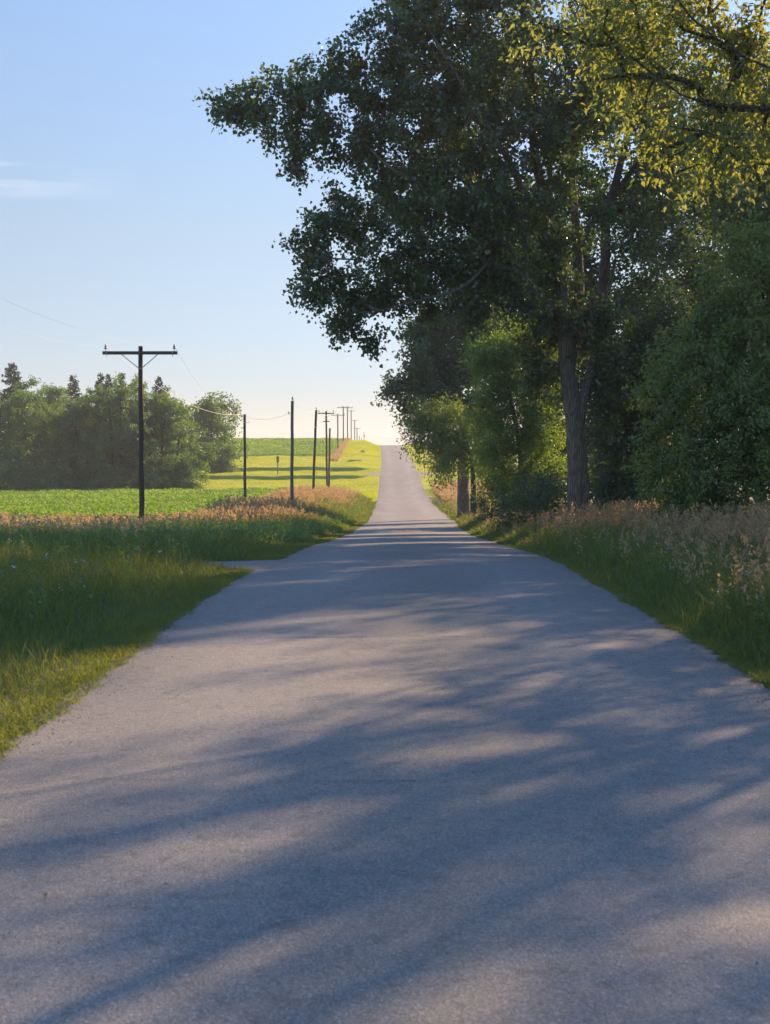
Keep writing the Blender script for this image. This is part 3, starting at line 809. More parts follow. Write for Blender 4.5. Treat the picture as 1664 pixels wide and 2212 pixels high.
spruce('tallest spruce rising behind the pale willow at the left edge', 28, 170, 781, 7.6, 61, 1.5)
spruce('spruce top between the pale willow and the narrow willow', 160, 172, 808, 5, 62)
spruce('left one of two thin spruce tops side by side left of the first pole', 219, 172, 805, 3.8, 63)
spruce('right one of two thin spruce tops side by side left of the first pole', 236, 175, 808, 3.4, 66)
spruce('spruce tip nearest to the left side of the first pole', 266, 173, 805, 4, 64)
spruce('dense pointed spruce just right of the first pole', 344, 172, 811, 5.2, 65, 1.5)
q_ = np.random.default_rng(70)
for px, d, top, lab, sd in [(376, 172, 842, 'bare leafless tree right of the dense pointed spruce', 71), (283, 171, 812, 'bare twiggy treetop beside the spruce tip left of the first pole', 72)]:
    b = onground(px, d); t = P(px, top, d)
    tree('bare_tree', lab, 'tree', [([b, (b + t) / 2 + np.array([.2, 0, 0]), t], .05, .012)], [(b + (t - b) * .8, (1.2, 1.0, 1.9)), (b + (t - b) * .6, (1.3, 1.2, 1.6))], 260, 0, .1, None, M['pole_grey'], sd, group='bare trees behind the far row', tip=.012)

# ------------------------------------------------------------------ utility poles
def frustum(mb, x, y, z0, z1, r0, r1, lean=(0, 0), ns=12):
    n = 10
    t = np.linspace(0, 1, n)
    pts = np.stack([x + lean[0] * t, y + lean[1] * t, z0 + (z1 - z0) * t], -1)
    pts[1:-1, 0] += .012 * np.sin(np.arange(n - 2) * 1.7)
    mb.tube(pts, r0 + (r1 - r0) * t, ns)


INS = [(0, .0), (.012, 0), (.012, .09), (.055, .085), (.06, .1), (.04, .13), (.03, .16), (.042, .165), (.042, .185), (.028, .2), (.03, .225), (0, .235)]


def insulator(parent, c, s=1.0):
    mb = MB(); mb.lathe((0, 0, 0), [(r * s, z * s) for r, z in INS], 12)
    o = mb.build('insulator', M['porcelain'], parent, True); o.location = c
    return o


PG = 'wooden utility poles along the left verge'
poles = []


def pole(px, top, d, label, arm=0, r=.13, lean=0.0, arm2=0, mat='pole', ins_top=False, armtilt=0.0, far=False, base_x=None):
    pt = P(px, top, d); bx_ = pt[0] - lean if base_x is None else base_x
    lean = pt[0] - bx_
    zb = g1(bx_, d) - .3
    root = empty('utility_pole', Vector((bx_, d, zb)), label, 'utility pole', PG)
    h = pt[2] - zb
    mb = MB(); frustum(mb, 0, 0, 0, h, r * 1.15, r * .9, (lean, 0), 8 if far else 14)
    mb.build('post', M[mat], root, True)
    zt = h - .24
    info = dict(root=root, top=pt, l=[], d=d)
    if arm:
        mb = MB(); ry = np.array([[math.cos(armtilt), 0, -math.sin(armtilt)], [0, 1, 0], [math.sin(armtilt), 0, math.cos(armtilt)]])
        mb.box((lean, -r - .04, zt), (arm, .09, .115), .01, ry)
        mb.build('crossarm', M[mat], root)
        for s in (-1, 1):
            mb = MB()
            xa = s * arm * .245
            mb.tube([(lean + xa, -r - .1, zt - .05 + xa * math.sin(armtilt)), (lean + s * .02, -r - .03, zt - .56)], .016, 6)
            mb.build('brace', M['steel'], root)
            xi = s * (arm * .5 - .11)
            c = (lean + xi, -r - .04, zt + .06 + xi * math.sin(armtilt))
            insulator(root, c, 1.0 if not far else 1.3)
            info['l'].append(np.array([bx_ + c[0], d + c[1], zb + c[2] + .19]))
    if arm2:
        mb = MB(); mb.box((lean * .85, -r - .04, zt - .85), (arm2, .08, .1), .01); mb.build('crossarm', M[mat], root)
    if ins_top:
        insulator(root, (lean, 0, h - .005), 1.0)
    poles.append(info)
    return info


pA = pole(304, 748, 50, 'nearest utility pole, dark and tall, with one long crossarm and two insulators', 2.62, .085, base_x=P(305.5, 1000, 50)[0])
# bolts on the near crossarm
for s in (-1, 1):
    mb = MB(); rt = pA['root']
    zc = pA['l'][0][2] - .19 - rt.location.z - .06
    mb.tube([(s * 1.15, -.2, zc), (s * 1.15, -.155, zc)], .022, 8); mb.tube([(s * 1.15, -.13, zc - .14), (s * 1.15, -.13, zc - .05)], .012, 6)
    mb.build('bolt', M['steel'], rt)
pB = pole(529, 895, 85, 'short dark utility pole without crossarm, white band and side hook', 0, .085)
rt = pB['root']; hB = pB['top'][2] - rt.location.z
mb = MB(); mb.tube([(0, 0, hB - .52), (0, 0, hB - .47)], .092, 12); mb.build('band', M['steel'], rt)
mb = MB(); mb.tube([(.08, 0, hB - .5), (.18, 0, hB - .5), (.25, 0, hB - .46), (.27, 0, hB - .38)], .014, 6); mb.build('hook', M['steel'], rt)
mb = MB(); mb.tube([(-.07, 0, hB - .12), (-.22, 0, hB - .16)], .014, 6); mb.build('bracket', M['steel'], rt)
insulator(rt, (-.22, 0, hB - .18))
pB['l'] = [np.array([rt.location.x - .22, 85, rt.location.z + hB])]
pC = pole(632, 866, 76, 'silvered utility pole without crossarm, straight, standing in tan grass', 0, .085, mat='pole_grey', ins_top=True, base_x=P(630, 1000, 76)[0])
rt = pC['root']; hC = pC['top'][2] - rt.location.z
mb = MB(); mb.tube([(-.06, 0, hC - .7), (-.14, 0, hC - .72)], .012, 6); mb.build('bracket', M['steel'], rt); insulator(rt, (-.14, 0, hC - .73), .7)
pD = pole(683.5, 886, 112, 'utility pole without crossarm leaning slightly right in the dip', 0, .1, ins_top=True, base_x=P(675.5, 1000, 112)[0])
rt = pD['root']; hD = pD['top'][2] - rt.location.z; lD = pD['top'][0] - rt.location.x
mb = MB(); mb.tube([(lD * .82, 0, hD * .82), (lD * .83, 0, hD * .83)], .115, 12); mb.build('band', M['steel'], rt)
pE = pole(705, 888, 150, 'leaning utility pole with a long crossarm above a short one, propped by a bare post', 1.72, .1, base_x=P(707, 1000, 150)[0], arm2=.7, far=True)
pole(730, 894, 267, 'utility pole with crossarm standing at the near edge of the hill field', 2.65, .12, far=True)
pole(742, 878, 300, 'tall utility pole with crossarm just before the crest', 2.5, .12, far=True)
pole(751, 878, 325, 'tall utility pole with a slightly tilted crossarm on the crest', 2.5, .12, far=True, armtilt=-.07)
pole(759, 886, 420, 'utility pole with crossarm half hidden past the crest', 2.4, .14, far=True)
pole(766.5, 907, 470, 'lower utility pole with crossarm past the crest', 2.5, .15, far=True)
pole(771.5, 924, 505, 'small utility pole with crossarm, low past the crest', 2.6, .16, far=True)
pole(776.5, 941, 600, 'bare pole top without crossarm, left one of two past the crest', 0, .15, far=True)
pole(781, 946, 700, 'bare pole top without crossarm, right one of two past the crest', 0, .15, far=True)
pZ = pole(786.5, 934, 800, 'farthest utility pole, short crossarm and a transformer can', 1.5, .15, far=True)
rt = pZ['root']; hZ = pZ['top'][2] - rt.location.z
mb = MB(); mb.tube([(.32, -.3, hZ - 2.6), (.32, -.3, hZ - 1.5)], .3, 12); mb.build('transformer', M['pole_grey'], rt, True)
# prop post beside the leaning pole
pp = P(713, 925, 149); pb = P(710.5, 1000, 149)
zb = g1(pb[0], 149) - .3
rt = empty('prop_post', Vector((pb[0], 149, zb)), 'bare grey post propping the leaning pole with two crossarms', 'post')
mb = MB(); frustum(mb, 0, 0, 0, pp[2] - zb, .11, .09, (pp[0] - pb[0], 0)); mb.build('post', M['pole'], rt, True)

# nest box on a post in the lawn
nb = P(600.5, 1000, 184); zb = g1(nb[0], 184)
rt = empty('nest_box', Vector((nb[0], 184, zb - .2)), 'grey nest box on a thin post standing in the mown lawn', 'nest box')
ht = P(600, 981, 184)[2] - zb + .2
mb = MB(); mb.box((0, 0, (ht - .3) / 2), (.12, .1, ht - .3), .01); mb.build('post', M['pole_grey'], rt)
mb = MB(); mb.box((0, -.06, ht - .72), (.34, .26, .7), .015); mb.build('box', M['pole_grey'], rt)
mb = MB(); mb.box((.0, -.06, ht - .33), (.44, .36, .06), .01); mb.box((.05, 0, ht - .04), (.5, .05, .06), .01); mb.box((0, 0, ht - .17), (.06, .06, .25), .01); mb.build('roof', M['pole'], rt)
# mailbox
nb = P(918, 1000, 188); zb = g1(nb[0], 188)
rt = empty('mailbox', Vector((nb[0], 188, zb - .15)), 'dark mailbox on a slim post in the lawn right of the far lane', 'mailbox')
mb = MB(); mb.box((0, 0, .62), (.07, .07, 1.24), .008); mb.build('post', M['black'], rt)
mb = MB()
th = np.linspace(0, math.pi, 9); pr = np.concatenate([[[-.2, 0]], np.stack([-.2 * np.cos(th), .12 + .16 * np.sin(th)], -1), [[.2, 0]]])
for k in (0,):
    a = np.stack([pr[:, 0] * 1.1, np.full(len(pr), -.26), pr[:, 1] + 1.24], -1); b = a + np.array([0, .52, 0])
    n = len(pr); i = np.arange(n); j = (i + 1) % n
    mb.add(np.concatenate([a, b]), np.stack([i, j, n + j, n + i], -1), i[None, ::-1], (n + i)[None])
mb.build('box', M['black'], rt)


# ------------------------------------------------------------------ wires
def wire(a, b, sag, r, label, mat=None, group='wires between the poles'):
    a = np.array(a); b = np.array(b)
    t = np.linspace(0, 1, 40)
    p = a + (b - a) * t[:, None]; p[:, 2] -= sag * 4 * t * (1 - t)
    c = p[0].copy()
    mb = MB(); mb.tube(p - c, r, 5, False)
    o = mb.build('power_line', mat or M['wire'], None, True); o.location = c
    return tag(o, label, 'wire', group)


wire(pA['l'][1], P(-340, 470, 21), .5, .0013, 'faint wire from the right insulator of the nearest pole up to the left edge')
wire(pA['l'][0], P(-420, 480, 21), .5, .0012, 'faint wire from the left insulator of the nearest pole up to the left edge')
tB = pB['l'][0]
wire(pA['l'][0], tB, .75, .009, 'pale sagging cable from the left insulator of the nearest pole to the short pole')
wire(pA['l'][1], tB + np.array([.1, 0, -.02]), .8, .0045, 'thin wire from the right insulator of the nearest pole to the short pole')
wire(tB, pC['top'] + np.array([-.1, 0, -.6]), .35, .006, 'thin wire from the short pole to the silvered pole')
wire(pC['top'] + np.array([0, 0, .1]), pD['top'] + np.array([0, 0, .1]), .5, .006, 'thin wire from the silvered pole to the leaning bare topped pole')
wire(pD['top'] + np.array([0, 0, .1]), pE['l'][1], .5, .007, 'thin wire from the leaning bare topped pole to the pole with two crossarms')
wire(pZ['top'] + np.array([0, 0, -1.4]), P(1010, 948, 830), 2.2, .05, 'wire sagging across the lane beyond the crest')

# ------------------------------------------------------------------ grass and crops (countless: one object per kind)
def patchn(x, y, s, seed):
    q = np.random.default_rng(seed); v = 0
    for k in range(5):
        a = q.random() * 6.28; f = s * (1.7 ** k) * .6; ph = q.random() * 6.28
        v = v + np.sin((x * math.cos(a) + y * math.sin(a)) * f + ph) / (1.5 ** k)
    return v / 2.2


def blades(q, x, y, h, w, bend, seg=3, zoff=0.0):
    h = np.where((np.abs(y - 23.6) < 1.6 * (1 - np.clip((np.abs(x - cx_f(y)) - 2.6) / 1.4, 0, 1))) & (x < 0), .012, h)
    n = len(x); az = q.random(n) * 2 * math.pi; lean = np.stack([np.cos(az), np.sin(az)], -1)
    z = gz(x, y) - .01 + zoff
    lv = []
    pa = az + math.pi / 2 + q.normal(0, .5, n)
    side = np.stack([np.cos(pa), np.sin(pa), np.zeros(n)], -1)
    for k in range(seg + 1):
        t = k / seg
        c = np.stack([x + lean[:, 0] * bend * h * t * t, y + lean[:, 1] * bend * h * t * t, z + h * (t - .35 * bend * t * t)], -1)
        ww = w * (1 - t) ** .6 * .5 + w * .04
        lv.append(c - side * ww[:, None]); lv.append(c + side * ww[:, None])
    co = np.stack(lv, 1)
    nv = 2 * (seg + 1)
    f = np.array([[2 * k, 2 * k + 1, 2 * k + 3, 2 * k + 2] for k in range(seg)])
    fi = (np.arange(n)[:, None, None] * nv + f[None]).reshape(-1, 4)
    tipp = np.stack([x + lean[:, 0] * bend * h, y + lean[:, 1] * bend * h, z + h * (1 - .35 * bend)], -1)
    return co.reshape(-1, 3), fi, tipp, lean


def scat(q, n, y0, y1, ul_, ur_, p=1.0):
    """n points; y density ~ 1/y^p, u uniform between ul_(y) and ur_(y)"""
    X = []; Y = []; got = 0
    wmax = None
    while got < n:
        m = n
        if p == 1: y = y0 * (y1 / y0) ** q.random(m)
        else: y = y0 + (y1 - y0) * q.random(m)
        a = ul_(y); b = ur_(y); w = np.maximum(0, b - a)
        if wmax is None: wmax = w.max()
        k = q.random(m) < w / wmax
        y = y[k]; a = a[k]; b = b[k]
        u = a + (b - a) * q.random(len(y))
        X.append(u + cx_f(y)); Y.append(y); got += len(y)
    return np.concatenate(X)[:n], np.concatenate(Y)[:n]


def stuff(name, parts, mats, label, cat):
    """parts: list of (co, faces, material index)"""
    co = []; fs = []; mi = []; n = 0
    for c, f, m in parts:
        co.append(c); fs.append(f + n); mi.append(np.full(len(f), m)); n += len(c)
    me = mesh_np(name, np.concatenate(co), np.concatenate(fs), mats, np.concatenate(mi))
    return tag(link(name, me), label, cat, kind='stuff')


def panicles(q, tips, lean, size, n, w):
    """feathery seed heads hanging about the stem tips"""
    m = len(tips)
    t = q.random((m, n))
    L = size[:, None]
    off = np.stack([lean[:, 0, None] * L * .25 * t, lean[:, 1, None] * L * .25 * t, -L * (1 - t) * .9], -1)
    rad = (L * .16 * (1.1 - t))[..., None] * q.normal(0, 1, (m, n, 3))
    pos = (tips[:, None, :] + off + rad).reshape(-1, 3)
    ax = q.normal(0, .5, (m * n, 3)); ax[:, 2] += .9
    ax[:, :2] += np.repeat(lean, n, 0) * .5
    return leaves(pos, ax, rvec(q, m * n), np.repeat(size, n) * w * (.6 + .8 * q.random(m * n)), LONG)


def wl(y): return np.maximum(-.29 * y - 4.0, -22.0)
def wr(y): return np.minimum(.28 * y + 3.0, 12.0)


q = np.random.default_rng(101)
# short edge grass, both sides
parts = []
for sgn in (-1, 1):
    n = 60000
    xx, yy = scat(q, n, 5, 128, lambda y: np.full_like(y, 2.46), lambda y: np.full_like(y, 3.6))
    u = xx - cx_f(yy)
    e = np.where(sgn < 0, edge_noise(yy, 1.3), edge_noise(yy, 4.2))
    u = 2.5 + e * .9 + np.abs(q.normal(0, .32 if sgn < 0 else .17, n)) - .05 + np.where(q.random(n) < .04, -.07 * q.random(n), 0)
    x = sgn * u + cx_f(yy)
    h = (.05 + .09 * q.random(n)) * (.75 + .5 * np.clip(u - 2.5, 0, 1)) * (1 + .35 * patchn(x, yy, 2, 5))
    co, fi, _, _ = blades(q, x, yy, h, np.maximum(.008, .0005 * yy), .5 + .5 * q.random(n), 2)
    parts.append((co, fi, 0))
stuff('edge_grass', parts, [M['edge']], 'short yellow green grass creeping over both asphalt edges', 'grass')

# left verge: mid-height green grass
n = 130000
x, y = scat(q, n, 6, 57, wl, lambda y: np.full_like(y, -2.95))
u = -(x - cx_f(y))
pt = patchn(x, y, .8, 6)
h = (.2 + .36 * q.random(n) ** 1.5) * (.4 + .6 * sstep(2.7, 4.4, u)) * (1 + .3 * pt)
c1 = blades(q, x, y, h, np.maximum(.009, .00055 * y) * (.6 + .7 * q.random(n)), .35 + .55 * q.random(n), 3)
n = 70000
x, y = scat(q, n, 55, 132, lambda y: np.full_like(y, -9.4), lambda y: np.full_like(y, -2.9))
u = -(x - cx_f(y))
h = (.35 + .6 * q.random(n)) * (.35 + .65 * sstep(2.8, 4.4, u)) * (1 + .25 * patchn(x, y, .5, 7))
c2 = blades(q, x, y, h, .00042 * y, .3 + .4 * q.random(n), 3)
stuff('verge_grass', [(c1[0], c1[1], 0), (c2[0], c2[1], 0)], [M['grass']], 'green grass filling the verge left of the lane', 'grass')

# left tan seed grass
parts = []
n = 5500
x, y = scat(q, n, 28, 58, lambda y: wl(y), lambda y: np.minimum(-4.8 - .03 * y, -5.5), 0)
k = (q.random(n) < .2 + .8 * sstep(34, 46, y)) & (patchn(x, y, .45, 8) > -.5 * q.random(n))
x, y = x[k], y[k]; n = len(x)
h = .3 + .55 * q.random(n) * (1 + .3 * patchn(x, y, .6, 14))
co, fi, tp, ln = blades(q, x, y, h, .0003 * y, .12 + .2 * q.random(n), 3)
parts.append((co, fi, 0)); a = panicles(q, tp, ln, .2 + .1 * q.random(n), 9, .28); parts.append((a[0], a[1], 1))
n = 9000
x, y = scat(q, n, 55, 134, lambda y: np.full_like(y, -9.6), lambda y: -3.9 - .0 * y, 0)
k = (patchn(x, y, .25, 9) + q.normal(0, .35, n) > -.3) & (q.random(n) < .25 + .75 * sstep(3.9, 6.5, -(x - cx_f(y))))
x, y = x[k], y[k]; n = len(x)
h = (.5 + .5 * q.random(n) + .3 * sstep(88, 112, y)) * (.65 + .35 * sstep(3.5, 5.5, -(x - cx_f(y)))) * (1 + .3 * patchn(x, y, .35, 10))
co, fi, tp, ln = blades(q, x, y, h, .00032 * y, .12 + .2 * q.random(n), 3)
parts.append((co, fi, 0)); a = panicles(q, tp, ln, .26 + .14 * q.random(n), 12, .26); parts.append((a[0], a[1], 1))
n = 3200
x, y = scat(q, n, 225, 335, lambda y: np.full_like(y, -10.7), lambda y: np.full_like(y, -9.5), 0)
h = .3 + .4 * q.random(n)
co, fi, tp, ln = blades(q, x, y, h, .0003 * y, .15 + .2 * q.random(n), 2)
parts.append((co, fi, 0)); a = panicles(q, tp, ln, .3 + .14 * q.random(n), 4, .4); parts.append((a[0], a[1], 1))
stuff('tan_grass', parts, [M['straw'], M['seed']], 'tall pinkish tan seeding grass around the poles on the left', 'grass')

# right verge: long green grass and tan seed grass
parts = []
n = 110000
x, y = scat(q, n, 7, 112, lambda y: np.full_like(y, 2.62), lambda y: np.minimum(.285 * y + 2.5, 8.5))
u = x - cx_f(y)
h = (.32 + .38 * q.random(n)) * (.3 + .7 * sstep(2.55, 3.5, u)) * (1 + .3 * patchn(x, y, .9, 12))
c1 = blades(q, x, y, h, np.maximum(.0095, .00055 * y) * (.6 + .7 * q.random(n)), .3 + .5 * q.random(n), 4)
stuff('verge_grass', [(c1[0], c1[1], 0)], [M['grass']], 'long green grass filling the verge right of the lane', 'grass')
n = 8500
x, y = scat(q, n, 9, 112, lambda y: np.full_like(y, 3.0), lambda y: np.minimum(.285 * y + 2.5, 9.0))
u = x - cx_f(y)
k = q.random(n) < .18 + .82 * sstep(3.2, 5.0, u)
x, y, u = x[k], y[k], u[k]; n = len(x)
h = (.68 + .5 * q.random(n)) * (.68 + .32 * sstep(3.2, 4.6, u)) * (1 + .12 * patchn(x, y, .7, 13))
co, fi, tp, ln = blades(q, x, y, h, np.maximum(.004, .0003 * y), .15 + .25 * q.random(n), 4)
parts.append((co, fi, 0)); a = panicles(q, tp, ln, .2 + .15 * q.random(n), 18, .17); parts.append((a[0], a[1], 1))
n = 3500
x, y = scat(q, n, 112, 158, lambda y: np.full_like(y, 3.3), lambda y: np.full_like(y, 9), 0)
h = .6 + .5 * q.random(n)
co, fi, tp, ln = blades(q, x, y, h, .0004 * y, .15 + .2 * q.random(n), 3)
parts.append((co, fi, 0)); a = panicles(q, tp, ln, .25 + .1 * q.random(n), 7, .4); parts.append((a[0], a[1], 1))
stuff('tan_grass', parts, [M['straw'], M['seed']], 'tall tan feathery grass in front of the trees on the right', 'grass')

# weeds: leafy stems
def weeds(q, x, y, h, nl, ls):
    n = len(x)
    z = gz(x, y)
    st = blades(q, x, y, h, np.maximum(.006, .0002 * y), .1 + .1 * q.random(n), 2)
    t = q.random((n, nl)) ** .8
    lean = st[3]
    pos = np.stack([x[:, None] + 0 * t, y[:, None] + 0 * t, z[:, None] + h[:, None] * t], -1) + q.normal(0, .03, (n, nl, 3))
    az = q.random((n, nl)) * 6.28
    ax = np.stack([np.cos(az), np.sin(az), .25 + .5 * q.random((n, nl))], -1)
    sz = ls * (1.25 - .7 * t) * (.7 + .6 * q.random((n, nl)))
    lf = leaves(pos.reshape(-1, 3), ax.reshape(-1, 3), np.tile([0, 0, 1.], (n * nl, 1)) + .3 * rvec(q, n * nl), sz.ravel(), LONG)
    return st, lf


parts = []
x, y = scat(q, 1100, 12, 57, lambda y: wl(y), lambda y: np.full_like(y, -3.5))
st, lf = weeds(q, x, y, (.35 + .4 * q.random(len(x))) * (1 + .25 * patchn(x, y, .6, 21)), 18, .075)
parts += [(st[0], st[1], 0), (lf[0], lf[1], 0)]
x, y = scat(q, 3200, 34, 128, lambda y: np.full_like(y, -8.5), lambda y: np.full_like(y, -3.1))
st, lf = weeds(q, x, y, .3 + .38 * q.random(len(x)), 24, .1)
parts += [(st[0], st[1], 0), (lf[0], lf[1], 0)]
x, y = scat(q, 450, 9, 100, lambda y: np.full_like(y, 3.0), lambda y: np.full_like(y, 4.6))
st, lf = weeds(q, x, y, .3 + .3 * q.random(len(x)), 20, .075)
parts += [(st[0], st[1], 0), (lf[0], lf[1], 0)]
stuff('weeds', parts, [M['weed']], 'dark leafy weeds mixed through the verge grass', 'weeds')

# flowers
parts = []
x, y = scat(q, 90, 9, 40, lambda y: wl(y), lambda y: np.full_like(y, -3.3))
x2, y2 = scat(q, 500, 30, 44, lambda y: np.full_like(y, -13.), lambda y: np.full_like(y, -6.4), 0)
x3, y3 = scat(q, 26, 9, 26, lambda y: np.full_like(y, 3.0), lambda y: np.full_like(y, 5.), 0)
x = np.concatenate([x, x2, x3]); y = np.concatenate([y, y2, y3]); n = len(x)
h = .35 + .3 * q.random(n); h[90:590] += .1
st = blades(q, x, y, h, np.full(n, .006), .15 + .1 * q.random(n), 2)
parts.append((st[0], st[1], 0))
k = 7
pos = (st[2][:, None, :] + q.normal(0, .012, (n, k, 3))).reshape(-1, 3)
ax = rvec(q, n * k); ax[:, 2] += .4
a = leaves(pos, ax, rvec(q, n * k) + np.array([0, 0, 1.]), .012 + .01 * q.random(n * k), DELTOID)
parts.append((a[0], a[1], 1))
stuff('wildflowers', parts, [M['grass'], M['petal']], 'small white and pale violet flowers scattered in the verges', 'flowers')

# bean crop
def crop(n, y0, y1, ua, ub, ls, hh, p, rowgap, slant):
    x, y = scat(q, n, y0, y1, ua, ub, p)
    c = x + slant * y
    c = np.round(c / rowgap) * rowgap + q.normal(0, rowgap * .2, n)
    x = c - slant * y
    z = gz(x, y) + hh * (.25 + .75 * q.random(n)) * (1 + .25 * patchn(x, y, 1.5, 31))
    ax = rvec(q, n); ax[:, 2] *= .5
    nr = rvec(q, n); nr[:, 2] += 1.1
    return leaves(np.stack([x, y, z], -1), ax, nr, ls * (.7 + .6 * q.random(n)) * np.maximum(1, y / 90), DELTOID)


a = crop(270000, 54, 150, lambda y: np.maximum(-.3 * y - 3, -52), lambda y: np.full_like(y, -9.5), .1, .34, 1, .55, .0)
stuff('bean_crop', [(a[0], a[1], 0)], [M['bean']], 'bright green low bean plants covering the near field', 'crop')
a = crop(150000, 246, 345, lambda y: np.full_like(y, -48), lambda y: np.full_like(y, -10.6), .07, .42, 0, .9, .55)
stuff('bean_crop', [(a[0], a[1], 0)], [M['bean']], 'green bean rows on the far hill behind the lawn', 'crop')

# lawn blades
parts = []
for n, y0, y1, a_, b_ in [(170000, 150, 246, lambda y: np.maximum(-.2 * y, -48), lambda y: np.full_like(y, -2.6)),
                          (60000, 245, 340, lambda y: np.full_like(y, -9.8), lambda y: np.full_like(y, -2.6)),
                          (26000, 126, 151, lambda y: np.full_like(y, -8.4), lambda y: np.full_like(y, -2.6)),
                          (70000, 136, 340, lambda y: np.full_like(y, 2.6), lambda y: np.full_like(y, 14))]:
    x, y = scat(q, n, y0, y1, a_, b_, 0)
    k = ~((np.abs(y - 186) < 3.2) & (np.abs(x - cx_f(y)) < 4.2))
    x, y = x[k], y[k]; n = len(x)
    h = (.06 + .08 * q.random(n)) * (1 + .3 * patchn(x, y, .3, 41))
    c = blades(q, x, y, h, np.full(n, .055), .4 + .4 * q.random(n), 1, .02)
    parts.append((c[0], c[1], 0))
stuff('lawn_grass', parts, [M['lawn']], 'short sunlit yellow green mown grass beyond the dip', 'grass')


# loose stones along the crumbling asphalt edges, and litter on the lane
def stones(q, x, y, r, dz):
    n = len(x)
    v = np.array([[1, 0, 0], [-.3, .9, 0], [-.8, -.5, 0], [.2, -.9, 0], [.05, .05, .8]])
    f3 = np.array([[0, 1, 4], [1, 2, 4], [2, 3, 4], [3, 0, 4]])
    a = q.random(n) * 6.28; ca, sa = np.cos(a)[:, None], np.sin(a)[:, None]
    vv = v[None] * r[:, None, None] * (.7 + .6 * q.random((n, 5, 3)))
    co = np.stack([x[:, None] + vv[..., 0] * ca - vv[..., 1] * sa, y[:, None] + vv[..., 0] * sa + vv[..., 1] * ca, (gz(x, y) + dz)[:, None] + vv[..., 2]], -1)
    return co.reshape(-1, 3), (np.arange(n)[:, None, None] * 5 + f3[None]).reshape(-1, 3)


parts = []
n = 6000
y = 8.0 * (60 / 8.0) ** q.random(n); sg = np.where(q.random(n) < .5, -1, 1)
u = sg * (2.5 - np.abs(q.normal(0, .16, n)) + .1 * q.random(n)); x = u + cx_f(y)
parts.append(stones(q, x, y, .003 + .006 * q.random(n) ** 2, .03 * (1 - (u / 2.6) ** 2) + .012) + (0,))
n = 120
y = 4 * (60 / 4) ** q.random(n); u = q.uniform(-2.3, 2.3, n); x = u + cx_f(y)
parts.append(stones(q, x, y, .004 + .006 * q.random(n) ** 2, .03 * (1 - (u / 2.6) ** 2) + .012) + (0,))
stuff('loose_gravel', parts, [M['gravel']], 'loose stones along the crumbling asphalt edges', 'gravel')
n = 50
y = 5 * (70 / 5) ** q.random(n); u = np.sign(q.random(n) - .5) * 2.4 * q.random(n) ** .4; x = u + cx_f(y)
ax = rvec(q, n); ax[:, 2] *= .15; nr = rvec(q, n) * .25; nr[:, 2] += 1
lf = leaves(np.stack([x, y, gz(x, y) + .03 * (1 - (u / 2.6) ** 2) + .02], -1), ax, nr, .016 + .014 * q.random(n), DELTOID)
stuff('leaf_litter', [(lf[0], lf[1], 0)], [M['straw']], 'a few dry leaves lying on the asphalt', 'fallen leaves')


# tussocks of rough grass, plus dark blade streaks standing in for shadow on the lawn
def tussock(px0, px1, d, h, label, seed):
    q = np.random.default_rng(seed)
    a = P(px0, 1000, d)[0]; b = P(px1, 1000, d)[0]
    n = int(900 * (b - a)) + 300
    x = a + (b - a) * q.random(n); y = d + q.normal(0, .35, n)
    e = np.minimum(x - a, b - x) / max(.2, (b - a)) * 2
    hh = h * (.5 + .6 * q.random(n)) * (.45 + .55 * np.clip(e * 3, 0, 1))
    co, fi, _, _ = blades(q, x, y, hh, np.full(n, .04), .3 + .3 * q.random(n), 3)
    c = np.array([(a + b) / 2, d, g1((a + b) / 2, d)])
    o = link('tussock_or_shade_blades', mesh_np('tussock_or_shade_blades', co - c, fi, M['weed'])); o.location = c
    return tag(o, label, 'grass tussock', 'rough grass tussocks')


tussock(475, 573, 150, .55, 'long dark tussock of rough grass at the field edge by the short pole', 81)
tussock(601, 624, 151, .6, 'small dark tussock of rough grass left of the silvered pole', 82)
tussock(752, 782, 224, .35, 'thin dark streak of blades added for a shaded line on the lawn left of the far lane', 83)  # blades added to draw a long shaded line on the turf
tussock(895, 937, 226, .4, 'dark streak of blades drawn as the low shadow behind the mailbox', 84)  # low shadow beside the mailbox, built here from grass blades
tussock(780, 788, 262, .5, 'tiny tuft of rough grass on the bank below the crest', 85)

# ------------------------------------------------------------------ air
hm, hnt = new_mat('haze_air')
ho = nd(hnt, 'ShaderNodeOutputMaterial'); hv = nd(hnt, 'ShaderNodeVolumePrincipled')
hv.inputs['Color'].default_value = (.86, .92, 1, 1); hv.inputs['Density'].default_value = .0004; hv.inputs['Anisotropy'].default_value = .2
hnt.links.new(hv.outputs[0], ho.inputs['Volume'])
mb = MB(); mb.box((0, 1080, 10), (3040, 2300, 44)); hz = mb.build('haze', hm)
tag(hz, 'thin evening haze in the air over the whole place', 'haze', kind='stuff')

# ------------------------------------------------------------------ light, sky, camera
EL, AZ = math.radians(23), math.radians(37)
sd = Vector((math.sin(AZ) * math.cos(EL), math.cos(AZ) * math.cos(EL), math.sin(EL)))
sun = bpy.data.lights.new('sun', 'SUN'); sun.energy = 4.5; sun.angle = math.radians(.6); sun.color = (1, .67, .38)
so = bpy.data.objects.new('sun', sun); COL.objects.link(so)
so.rotation_euler = (-sd).to_track_quat('-Z', 'Y').to_euler(); so.location = (30, 40, 40)

